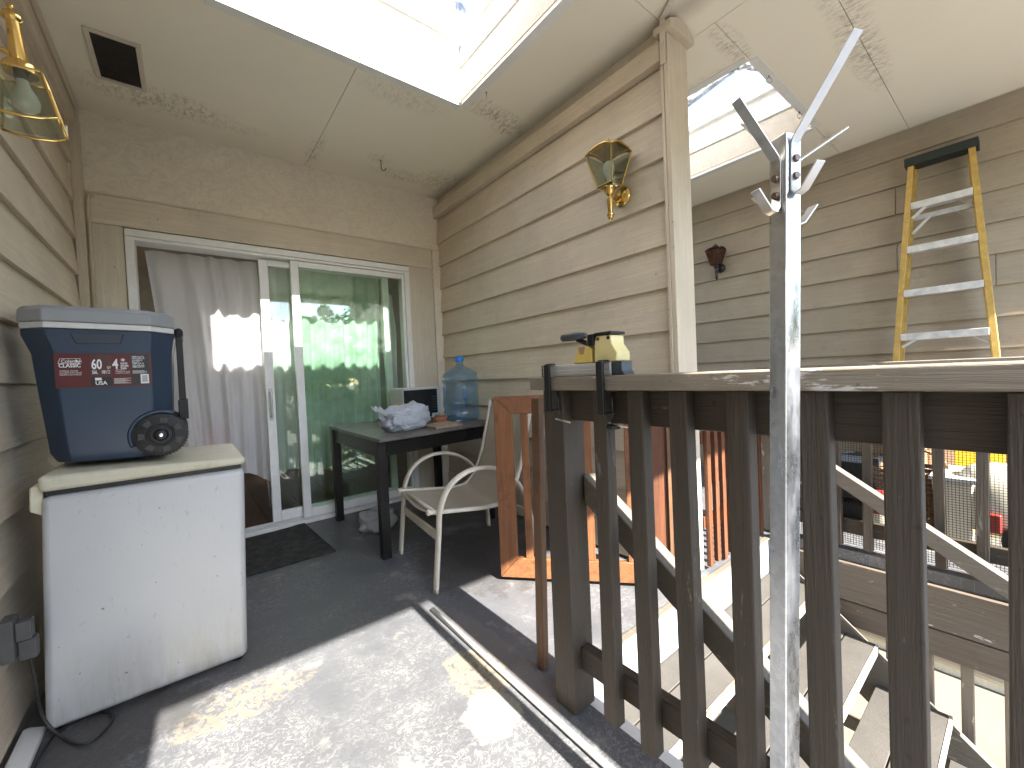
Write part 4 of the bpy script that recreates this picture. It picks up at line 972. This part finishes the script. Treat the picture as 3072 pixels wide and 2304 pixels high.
# ---- galvanised post rack with four bent straps
pr = thing('post_rack', 'galvanised square post with four bent strap hooks in front of the railing', 'rack', (.775, .281, 0))
PF = .943
pt, pb = Vector((.775, .2428, 1.423)), Vector((.775, .281, 0))
d0 = Vector((.822, .26, 0)).normalized() * -1; a0 = math.atan2(d0.y, d0.x)
hw = .0156
def pax(z): return pb + (pt - pb) * (z / 1.423)
cr = []
for z in (0.0, 1.423):
    c0 = pax(z); cr.append([c0 + Vector((math.cos(a0 + R(4) + i * math.pi / 2), math.sin(a0 + R(4) + i * math.pi / 2), 0)) * hw * 1.414 for i in range(4)])
obj('tube', MB().hexa(cr[0], cr[1]), 'galvanised', pr, bevel=.0022, bseg=3)
obj('base_plate', MB().box(.705, .845, .21, .35, .0, .006), 'galvanised', pr, bevel=.001)
for nm, da, zbend, run, rise, zb_ in (('A', -45, 1.402, .083, .093, 1.318), ('B', 45, 1.428, .098, .104, 1.342), ('C', 135, 1.398, .115, .075, 1.300), ('D', -135, 1.428, .068, .09, 1.335)):
    zbend, zb_, run, rise = 1.06 + (zbend - 1.06) * PF, 1.06 + (zb_ - 1.06) * PF, run * PF, rise * PF; a = a0 + R(4) + R(da); n_ = Vector((math.cos(a), math.sin(a), 0)); sd_ = Vector((-n_.y, n_.x, 0)) * .0085
    q = lambda off, z: pax(z) + n_ * off
    b0 = hw + .0018
    P = [q(b0 + run, zbend + rise), q(b0 + .004, zbend + .006), q(b0, zbend - .003), q(b0, zb_ + .006), q(b0 + .006, zb_ - .002), q(b0 + .016, zb_ + .001), q(b0 + .042, zb_ + .032)]
    sp_ = obj('strap_hook', MB().strip(P, tuple(sd_), .0026), 'steel' if nm in 'AD' else 'alu', pr, bevel=.0008)
    for zz in (zbend - .026, zbend - .053):
        c0 = q(b0 + .001, zz); m_ = MB()
        m_.tube([tuple(c0), tuple(c0 + n_ * .0045)], [.0062, .0052], 10); obj('bolt', m_, 'rusty_bolt', sp_)

# ---- brass lanterns
def lantern(name, label, c, wall_x, flip, mats, k=1.0, grp=None, simple=False):
    br, gl = mats; t = thing(name, label, 'wall lamp', (wall_x, c[1], c[2]), grp)
    sg = -1 if flip else 1; cx, cy_, cz = c
    Z = lambda h: cz + sg * h * k
    rt_, rb_ = .082 * k, (.056 if flip else .044) * k; zt_, zb2 = .165, .0
    top = [(cx + sx * rt_, cy_ + sy * rt_, Z(zt_)) for sx, sy in ((-1, -1), (1, -1), (1, 1), (-1, 1))]
    bot = [(cx + sx * rb_, cy_ + sy * rb_, Z(zb2)) for sx, sy in ((-1, -1), (1, -1), (1, 1), (-1, 1))]
    for i in range(4):
        j = (i + 1) % 4
        a, b, c2, d = map(Vector, (bot[i], bot[j], top[j], top[i])); cen = (a + b + c2 + d) / 4; inw = (Vector((cx, cy_, cen.z)) - cen).normalized() * .003
        obj('pane', MB().add([a, b, c2, d, a + inw, b + inw, c2 + inw, d + inw], [(0, 1, 2, 3), (7, 6, 5, 4), (0, 1, 5, 4), (1, 2, 6, 5), (2, 3, 7, 6), (3, 0, 4, 7)]), gl, t)
        obj('corner_bar', MB().tube([bot[i], top[i]], .0036 * k, 6), br, t)
        if flip: edge = [Vector(top[i]) + (Vector(top[j]) - Vector(top[i])) * q_ + Vector((0, 0, sg * .014 * k * (1 - (2 * q_ - 1) ** 2))) for q_ in (0, .25, .5, .75, 1)]
        else: edge = [Vector(top[i]) + (Vector(top[j]) - Vector(top[i])) * q_ + Vector((0, 0, sg * .022 * k * (1 - (2 * q_ - 1) ** 2))) for q_ in (0, .25, .5, .75, 1)]
        obj('rim', MB().tube(edge, .005 * k, 6), br, t, smooth=True)
        obj('rim', MB().tube([bot[i], bot[j]], .0045 * k, 6), br, t)
    def domef(u, v_):
        x = (u - .5) * 2; y = (v_ - .5) * 2; e = max(abs(x), abs(y))
        return (cx + x * rt_, cy_ + y * rt_, Z(zt_ + .004 + .024 * (1 - e ** 2) + .016 * (1 - min(abs(x), abs(y)) ** 2) * (e ** 3)))
    if not flip: obj('dome', MB().grid(domef, 12, 12), br, t, smooth=True, solid=.001)
    if not flip: obj('cap', MB().lathe([(.0, Z(.165 + .030)), (.022 * k, Z(.196)), (.030 * k, Z(.204)), (.031 * k, Z(.214)), (.02 * k, Z(.224)), (.008 * k, Z(.228)), (.004 * k, Z(.245)), (.0, Z(.247))], (cx, cy_, 0), 24, cap=False), br, t, auto=45)
    if flip:
        obj('cup', MB().lathe([(.0, Z(-.002)), (.042 * k, Z(-.003)), (.043 * k, Z(-.030)), (.039 * k, Z(-.036)), (.030 * k, Z(-.042)), (.021 * k, Z(-.047))], (cx, cy_, 0), 24, cap=False), br, t, auto=40)
        obj('stem', MB().lathe([(.021 * k, Z(-.046)), (.0225 * k, Z(-.050)), (.017 * k, Z(-.178)), (.018 * k, Z(-.182)), (.026 * k, Z(-.188)), (.0275 * k, Z(-.196)), (.022 * k, Z(-.208)), (.011 * k, Z(-.216)), (.006 * k, Z(-.222)), (.0095 * k, Z(-.230)), (.008 * k, Z(-.238)), (.0, Z(-.246))], (cx, cy_, 0), 14, cap=False), br, t, auto=35)
    else:
        obj('cup', MB().lathe([(.0, Z(-.002)), (.030 * k, Z(-.003)), (.031 * k, Z(-.012)), (.026 * k, Z(-.020)), (.026 * k, Z(-.034)), (.017 * k, Z(-.044)), (.008 * k, Z(-.05)), (.008 * k, Z(-.062))], (cx, cy_, 0), 8, cap=False), br, t, auto=45)
        obj('stem', MB().lathe([(.008 * k, Z(-.060)), (.0165 * k, Z(-.066)), (.013 * k, Z(-.135)), (.019 * k, Z(-.141)), (.019 * k, Z(-.15)), (.012 * k, Z(-.164)), (.005 * k, Z(-.168)), (.006 * k, Z(-.178)), (.0, Z(-.184))], (cx, cy_, 0), 12, cap=False), br, t, auto=35)
    arm = smooth_path([(cx, cy_, Z(-.052)), (cx + (wall_x - cx) * .3, cy_, Z(-.075)), (cx + (wall_x - cx) * .7, cy_, Z(-.055)), (wall_x - (.01 if wall_x > cx else -.01), cy_, Z(-.03))], 5)
    obj('arm', MB().tube(arm, .009 * k, 10), br, t, smooth=True)
    e = 1 if wall_x < cx else -1
    obj('backplate', MB().lathe([(.052 * k, e * .001), (.052 * k, e * .008), (.045 * k, e * .016), (.03 * k, e * .020), (.012 * k, e * .03)], (wall_x, cy_, Z(-.03)), 28, 'X'), br, t, auto=40)
    if not simple:
        bl = obj('bulb', MB().lathe([(.013, Z(.012)), (.014, Z(.035)), (.026, Z(.065)), (.031, Z(.09)), (.026, Z(.115)), (.012, Z(.127)), (.0, Z(.129))], (cx, cy_, 0), 20, cap=False), 'bulb', t, smooth=True)
        obj('socket', MB().lathe([(.016, Z(-.003)), (.016, Z(.018))], (cx, cy_, 0), 14), 'dark_bronze', bl)
    if flip: t.rotation_euler = (0, R(-4), 0)
    return t
lantern('wall_lantern', 'polished brass lantern on the partition wall', (1.785, 1.362, 2.025), XP, False, ('brass', 'lamp_glass'), 1.02, 'brass carriage lanterns')
lantern('wall_lantern', 'brass downward lantern at the corner of the siding beside the vent', (-.345, 1.862, 2.012), XL, True, ('brass', 'lamp_glass'), .85, 'brass carriage lanterns')
lantern('porch_light', 'small dark bronze lantern with amber glass on the far siding wall', (4.135, 1.915, 2.055), XR, False, ('dark_bronze', 'amber_glass'), .85, None, True)

# ---- stepladder folded against the far wall
ld = thing('stepladder', 'yellow fibreglass stepladder folded against the far siding wall', 'ladder', (3.95, .33, 0))
def lr(y_t, y_b, xt, xb, z0, z1, wy, wx): return MB().bar((xb, y_b, z0), (xt, y_t, z1), (0, wy, 0), (wx, 0, 0))
for s_, yt, yb in ((1, .512, .655), (-1, .226, .062)):
    obj('front_rail', lr(yt, yb, 4.09, 3.84, .004, 2.405, .016, .026), 'ladder_yellow', ld, bevel=.003)
    obj('rear_rail', lr(yt - s_ * .012, yb - s_ * .012, 4.15, 3.99, .004, 2.395, .013, .018), 'ladder_yellow', ld, bevel=.003)
    obj('foot', MB().box(3.81, 3.87, yb - .022, yb + .022, .0, .04), 'black_plastic', ld)
obj('top_cap', MB().box(4.055, 4.18, .195, .545, 2.402, 2.462), 'ladder_green', ld, bevel=.006)
def lx(z): return 3.84 + (4.09 - 3.84) * z / 2.405
def ly(z, s_): return (.655 + (.512 - .655) * z / 2.405) - .016 if s_ == 1 else (.062 + (.226 - .062) * z / 2.405) + .016
for k, z in enumerate((2.115, 1.81, 1.505, 1.20, .895, .59, .285)):
    st_ = obj('step', MB().box(lx(z) - .03, lx(z) + .045, ly(z, -1), ly(z, 1), z - .024, z + .024), 'alu_step', ld, bevel=.003)
    if k in (0, 3):
        for s_ in (1, -1):
            y = ly(z, s_); obj('brace', MB().bar((lx(z) - .02, y - s_ * .005, z - (.085 if k == 0 else .07)), (lx(z) - .02, y - s_ * .075, z - .022), (.003, 0, 0), (0, .006, .006)), 'alu', st_)
obj('rear_bar', MB().box(4.118, 4.135, ly(2.05, -1), ly(2.05, 1), 2.03, 2.065), 'alu_step', ld, bevel=.002)
for s_ in (1, -1): obj('spreader', MB().bar((4.075, ly(1.95, s_) - s_ * .01, 1.93), (4.11, ly(2.05, s_) - s_ * .10, 2.045), (.004, 0, 0), (0, .006, .006)), 'alu', ld)

# ---- ceiling vent
vt = thing('ceiling_vent', 'square white framed vent grille in the ceiling above the left wall', 'vent', (-.2, 2.86, ZC))
vx0, vx1, vy0, vy1 = -.302, -.100, 2.660, 3.057
obj('cavity_shade', MB().box(vx0 + .02, vx1 - .02, vy0 + .02, vy1 - .02, ZC - .003, ZC - .001), 'dark_void', vt)  # dark plate stands in for the unlit cavity above the slats
b_ = .021
obj('frame_bar', MB().box(vx0, vx1, vy0, vy0 + b_, ZC - .010, ZC - .0005), 'trim_X', vt, bevel=.002)
obj('frame_bar', MB().box(vx0, vx1, vy1 - b_, vy1, ZC - .010, ZC - .0005), 'trim_X', vt, bevel=.002)
obj('frame_bar', MB().box(vx0, vx0 + b_, vy0 + b_, vy1 - b_, ZC - .010, ZC - .0005), 'trim_Y', vt, bevel=.002)
obj('frame_bar', MB().box(vx1 - b_, vx1, vy0 + b_, vy1 - b_, ZC - .010, ZC - .0005), 'trim_Y', vt, bevel=.002)
me = MB().prism([(vx0 + b_, 0, -.004), (vx0 + b_, .009, -.0005), (vx0 + b_, .010, -.002), (vx0 + b_, .001, -.0055)], (vx1 - vx0 - 2 * b_, 0, 0)).mesh('slat'); me.materials.append(M['grille'])
for i in range(26): put('slat', me, vt, (0, vy0 + b_ + .004 + i * .0135, ZC - .003))
# ---- hooks
def jhook(label, x, y, mat, scale=1.0):
    t = thing('ceiling_hook', label, 'hook', (x, y, ZC), 'hooks screwed into the ceiling')
    dr = Vector((.78, -.62, 0))
    P = [Vector((x, y, ZC + .01)), Vector((x, y, ZC - .03 * scale))] + [Vector((x, y, ZC - .048 * scale)) + dr * .014 * scale * (1 - math.cos(R(q_))) - Vector((0, 0, 1)) * .014 * scale * math.sin(R(q_)) for q_ in range(0, 200, 20)]
    obj('wire', MB().tube(P, .0026 * scale, 8), mat, t, smooth=True)
    obj('collar', MB().lathe([(.006, -.003), (.006, -.0002)], (x, y, ZC), 10), mat, t)
jhook('dark wire cup hook in the ceiling over the door', 1.236, 3.06, 'dark_wire', 1.25)
jhook('painted cup hook in the ceiling beside the bright skylight', 1.47, 1.985, 'hook_wire', 1.0)
for i, (x, y) in enumerate(((2.742, .93), (3.30, .945))):
    t = thing('eye_screw', ('screw eye beside the skylight edge nearer the partition post', 'screw eye beside the skylight edge farther from the partition post')[i], 'hook', (x, y, ZC), 'screw eyes along the skylight')
    obj('shank', MB().tube([(x, y, ZC + .005), (x, y, ZC - .016)], .003, 8), 'dark_wire', t)
    obj('ring', MB().tube(arc((x, y, ZC - .032), .016, 90, 430, 18, (.78, -.62, 0), (0, 0, 1)), .003, 8), 'hook_wire', t, smooth=True)
# painted cable cover at the top of the partition post
cv = thing('cable_cover', 'peeling painted cable cover at the top of the partition post', 'cable cover', (1.85, 1.07, 2.6))
obj('drop', MB().strip([(1.862, 1.075, 2.735), (1.860, 1.078, 2.66), (1.862, 1.082, 2.52)], (.0, .013, 0), .010), 'trim_Z', cv, bevel=.002)
obj('run', MB().strip([(1.862, 1.075, 2.728), (1.80, .98, 2.733), (1.70, .80, 2.733)], (.012, -.008, 0), .010), 'trim_X', cv, bevel=.002)

# ---- floor conduit, wall strip, outlet, cord
cf = thing('floor_conduit', 'white painted pipe lying along the floor beside the railing', 'pipe', (.82, .5, 0))
obj('pipe', MB().tube([(.822, -1.4, .012), (.822, .3, .012), (.8225, 1.2, .0115), (.823, 1.70, .010)], .0095, 12), 'white_paint', cf, smooth=True)
obj('coupling', MB().tube([(.822, .55, .012), (.822, .62, .012)], .0112, 12), 'white_paint', cf, smooth=True)
ps = thing('base_strip', 'white plastic trim strip along the foot of the left siding wall', 'trim strip', (-.43, 1.5, 0))
obj('strip', MB().prism([(-.455, -1.4, .002), (-.405, -1.4, .002), (-.408, -1.4, .014), (-.44, -1.4, .028), (-.455, -1.4, .028)], (0, 3.35, 0)), 'white_plastic', ps, bevel=.003)
ot = thing('outlet', 'weathered outlet box with white plug adapters darkened for shade low on the left wall', 'outlet', (-.45, 1.86, .36))
obj('box', MB().box(-.456, -.428, 1.815, 1.875, .30, .42), 'grey_box', ot, bevel=.003)
obj('plug_adapter', MB().box(-.4275, -.395, 1.825, 1.86, .350, .405), 'grey_box', ot, bevel=.003)  # white adapters coloured dark grey to carry the shade by the freezer
obj('plug_adapter', MB().box(-.4275, -.390, 1.84, 1.872, .285, .345), 'grey_box', ot, bevel=.003)
cp = smooth_path([(-.408, 1.856, .286), (-.405, 1.87, .2), (-.40, 1.89, .08), (-.36, 1.86, .012), (-.30, 1.78, .007), (-.26, 1.80, .007), (-.245, 1.87, .007), (-.30, 1.93, .007), (-.38, 1.88, .008), (-.395, 1.70, .007), (-.38, 1.5, .007)], 6)
tag(obj('power_cord', MB().tube(cp, .0042, 8), 'cable', None, (-.3, 1.8, 0), smooth=True), 'dark power cord looping on the floor at the freezer corner', 'cord')
cap = MB().lathe([(.013, 0), (.013, .010), (.0, .011)], (1.27, 1.27, .0005), 14)
tag(obj('bottle_cap', cap, 'white_plastic', None, (1.27, 1.27, 0), auto=40), 'white bottle cap on the sunlit landing floor', 'bottle cap')

# ---- clutter on the neighbour's landing, behind the netting
tv = thing('ride_on_toy', 'white rounded object with red patch and dark wheel behind the netting', 'toy', (3.3, .12, 0))
def tyf(u, v_):
    th = u * 2 * math.pi; ph = (v_ - .5) * math.pi; e = lambda t: math.copysign(abs(t) ** .7, t)
    return (3.32 + .12 * e(math.cos(ph)) * e(math.cos(th)), .11 + .16 * e(math.cos(ph)) * e(math.sin(th)), .29 + .19 * e(math.sin(ph)))
obj('body', MB().grid(tyf, 28, 18), 'toy_white', tv, smooth=True)
obj('red_patch', MB().box(3.185, 3.215, .10, .17, .14, .24), 'toy_red', tv, bevel=.01)
obj('nose', MB().lathe([(.0, -.02), (.016, -.018), (.02, 0), (.016, .012)], (3.2, .165, .30), 14, 'X'), 'black_plastic', tv, auto=40)
for y in (-.02,): 
    wh = obj('wheel', MB().lathe([(.05, -.03), (.10, -.03), (.105, -.02), (.105, .02), (.1, .03), (.05, .03)], (3.22, y + .02, .105), 28, 'X'), 'black_plastic', tv, auto=40)
    obj('rim', MB().lathe([(.01, -.036), (.05, -.034), (.052, -.03)], (3.22, y + .02, .105), 20, 'X'), 'steel', wh, auto=40)
bn = thing('storage_bin', 'pale bin with lid beside the white toy behind the netting', 'bin', (3.35, .27, 0))
obj('tub', MB().hexa([(3.22, .215, .002), (3.52, .215, .002), (3.52, .33, .002), (3.22, .33, .002)], [(3.2, .19, .38), (3.54, .19, .38), (3.54, .35, .38), (3.2, .35, .38)]), 'toy_white', bn, bevel=.012)
obj('lid', MB().box(3.185, 3.555, .180, .36, .381, .405), 'white_plastic', bn, bevel=.006)
yb_ = thing('yellow_board', 'bright yellow board leaning behind the netting', 'board', (3.7, .24, 0))
obj('board', MB().bar((3.62, .20, .004), (3.78, .20, .72), (0, .10, 0), (.008, 0, .002)), 'toy_yellow', yb_, bevel=.002)
bx = thing('cardboard_box', 'brown cardboard box behind the netting beside the yellow board', 'box', (3.88, .52, 0))
obj('carton', MB().box(3.72, 4.05, .44, .60, .001, .55), 'cardboard', bx, bevel=.003)
obj('flap', MB().hexa([(3.715, .44, .551), (3.715, .60, .551), (3.72, .60, .555), (3.72, .44, .555)], [(3.62, .44, .63), (3.62, .60, .63), (3.625, .60, .634), (3.625, .44, .634)]), 'cardboard', bx)
ts = thing('tan_sheet', 'tan fibreboard sheet leaning on the far wall behind the netting', 'board', (4.0, .2, 0))
obj('sheet', MB().bar((3.88, .12, .003), (4.12, .12, .80), (0, .42, 0), (.006, 0, .002)), 'tan_board', ts, bevel=.002)
wk = thing('wicker_basket', 'brown wicker basket in the shade behind the netting', 'basket', (3.35, .47, 0))
for k in range(13):
    obj('weave_row', MB().lathe([(.125 + .045 * k / 12, .003 + k * .03), (.133 + .045 * k / 12, .012 + k * .03), (.133 + .045 * k / 12, .022 + k * .03), (.126 + .045 * k / 12, .031 + k * .03)], (3.42, .47, 0), 26, cap=False), 'wicker', wk, smooth=True)
obj('handle', MB().tube(arc((3.42, .47, .395), .165, 0, 180, 14, (0, 1, 0), (0, 0, .7)), .009, 8), 'wicker', wk, smooth=True)
cr_ = thing('crate', 'dark blue crate on the shaded landing behind the netting', 'crate', (3.6, .8, 0))
for z in (0.0, .14, .28): obj('band', MB().box(3.4, 3.8, .62, .95, .002 + z, .11 + z), 'blue_crate', cr_, bevel=.006)
for x, y in ((3.395, .615), (3.805, .615), (3.395, .955), (3.805, .955)): obj('corner_post', MB().box(x - .015, x + .015, y - .015, y + .015, .001, .43), 'blue_crate', cr_, bevel=.003)
rb = thing('red_container', 'small red container behind the netting next to the handrail', 'container', (3.25, .58, 0))
obj('can', MB().lathe([(.07, .001), (.075, .01), (.075, .2), (.06, .23), (.03, .24), (.03, .27)], (3.2, .56, .0), 22), 'toy_red', rb, auto=40)
obj('label_band', MB().lathe([(.0757, .05), (.0757, .15)], (3.2, .56, .0), 22, cap=False), 'toy_white', rb, auto=40)

# ---- trees across the yard, behind the camera: they show in the door glass
def tree(x, y, h, r, label, seed):
    rnd = random.Random(seed); t = thing('tree', label, 'tree', (x, y, GZ), 'trees across the yard')
    tp = [(x, y, GZ), (x + .08, y + .05, GZ + h * .3), (x - .05, y, GZ + h * .65), (x, y, GZ + h * .9)]
    obj('trunk', MB().tube(smooth_path(tp, 4), [.14 - .115 * i / 12 for i in range(13)], 10), 'bark', t, smooth=True)
    for k in range(7):
        a = rnd.uniform(0, 6.28); z = GZ + h * rnd.uniform(.3, .75)
        obj('limb', MB().tube([(x, y, z), (x + math.cos(a) * r * .4, y + math.sin(a) * r * .4, z + h * .10), (x + math.cos(a) * r * .75, y + math.sin(a) * r * .75, z + h * .16)], [.045, .03, .012], 7), 'bark', t, smooth=True)
    mb = MB(); clumps = []
    for k in range(46):
        u, v_, q_ = rnd.random(), rnd.uniform(-1, 1), rnd.random() ** .4
        a = u * 6.283; sq_ = math.sqrt(1 - v_ * v_)
        clumps.append((x + r * q_ * sq_ * math.cos(a), y + r * q_ * sq_ * math.sin(a), GZ + h * .58 + h * .42 * q_ * v_, rnd.uniform(.22, .42) * r * .6))
    for cx, cy_, cz, cr2 in clumps:
        for i in range(230):
            d = Vector((rnd.gauss(0, 1), rnd.gauss(0, 1), rnd.gauss(0, 1))); d = d.normalized() * cr2 * rnd.random() ** .33
            p = Vector((cx, cy_, cz)) + d; s_ = rnd.uniform(.06, .12)
            a = Vector((rnd.gauss(0, 1), rnd.gauss(0, 1), rnd.gauss(0, .6))).normalized() * s_; b = a.cross(Vector((rnd.gauss(0, 1), rnd.gauss(0, 1), rnd.gauss(0, 1)))).normalized() * s_ * .45
            mb.add([p - a, p + b, p + a, p - b], [(0, 1, 2, 3)])
    me = bpy.data.meshes.new('crown'); me.from_pydata([tuple(Vector(q2) - Vector((x, y, GZ))) for q2 in mb.v], [], mb.f); me.materials.append(M['leaf'])
    o = bpy.data.objects.new('crown', me); col.objects.link(o); o.parent = t
for i, (x, y, h, r) in enumerate(((-3.2, -8.5, 5.0, 2.1), (.3, -9.0, 4.7, 1.9), (3.0, -8.0, 4.6, 1.9), (5.6, -9.2, 5.0, 2.2), (8.8, -8.6, 5.2, 2.3), (1.6, -12.0, 5.3, 2.2), (4.4, -12.4, 5.6, 2.3), (7.4, -12.2, 5.6, 2.4), (10.6, -11.8, 5.8, 2.4))):
    tree(x, y, h, r, ('leafy tree at the far end of the yard row beyond the left wall', 'leafy tree facing the walkway end, mirrored in the door glass', 'leafy tree facing the railing, mirrored in the door glass', 'leafy tree facing the stairwell across the yard', 'leafy tree facing the neighbouring landing across the yard', 'rear row tree between walkway and railing axes', 'rear row tree behind the one facing the stairwell', 'rear row tree behind the neighbouring landing axis', 'rear row tree at the far end beyond the neighbouring landing')[i], 11 + i)

hp_ = thing('shadow_planter', 'unseen planter added behind the camera to cast the lower left floor shadow', 'planter', (-.295, -.40, 1.8))  # invented: its bowl throws the shadow of whoever holds the camera
obj('bowl', MB().lathe([(.0, -.52), (.07, -.51), (.12, -.42), (.148, -.22), (.156, -.05), (.145, .08), (.13, .12), (.12, .12), (.13, .05), (.0, .0)], (-.295, -.40, 1.80), 36, cap=False), 'pot', hp_, smooth=True)
for i in range(3):
    a = 2.1 * i; obj('wire', MB().tube([(-.295 + .125 * math.cos(a), -.40 + .125 * math.sin(a), 1.91), (-.295, -.40, ZC - .02)], .002, 6), 'dark_wire', hp_)
lf = MB(); rnd = random.Random(3)
for i in range(420):
    a = rnd.uniform(0, 6.283); r_ = .13 * rnd.random() ** .5; p = Vector((-.295 + r_ * math.cos(a), -.40 + r_ * math.sin(a), 1.86 + rnd.uniform(0, .16) * (1.2 - r_ / .13)))
    d = Vector((rnd.gauss(0, 1), rnd.gauss(0, 1), rnd.gauss(.6, .5))).normalized() * .05; b = d.cross(Vector((rnd.gauss(0, 1), rnd.gauss(0, 1), rnd.gauss(0, 1)))).normalized() * .018
    lf.add([p, p + d * .5 + b, p + d, p + d * .5 - b], [(0, 1, 2, 3)])
obj('foliage', lf, 'leaf', hp_)
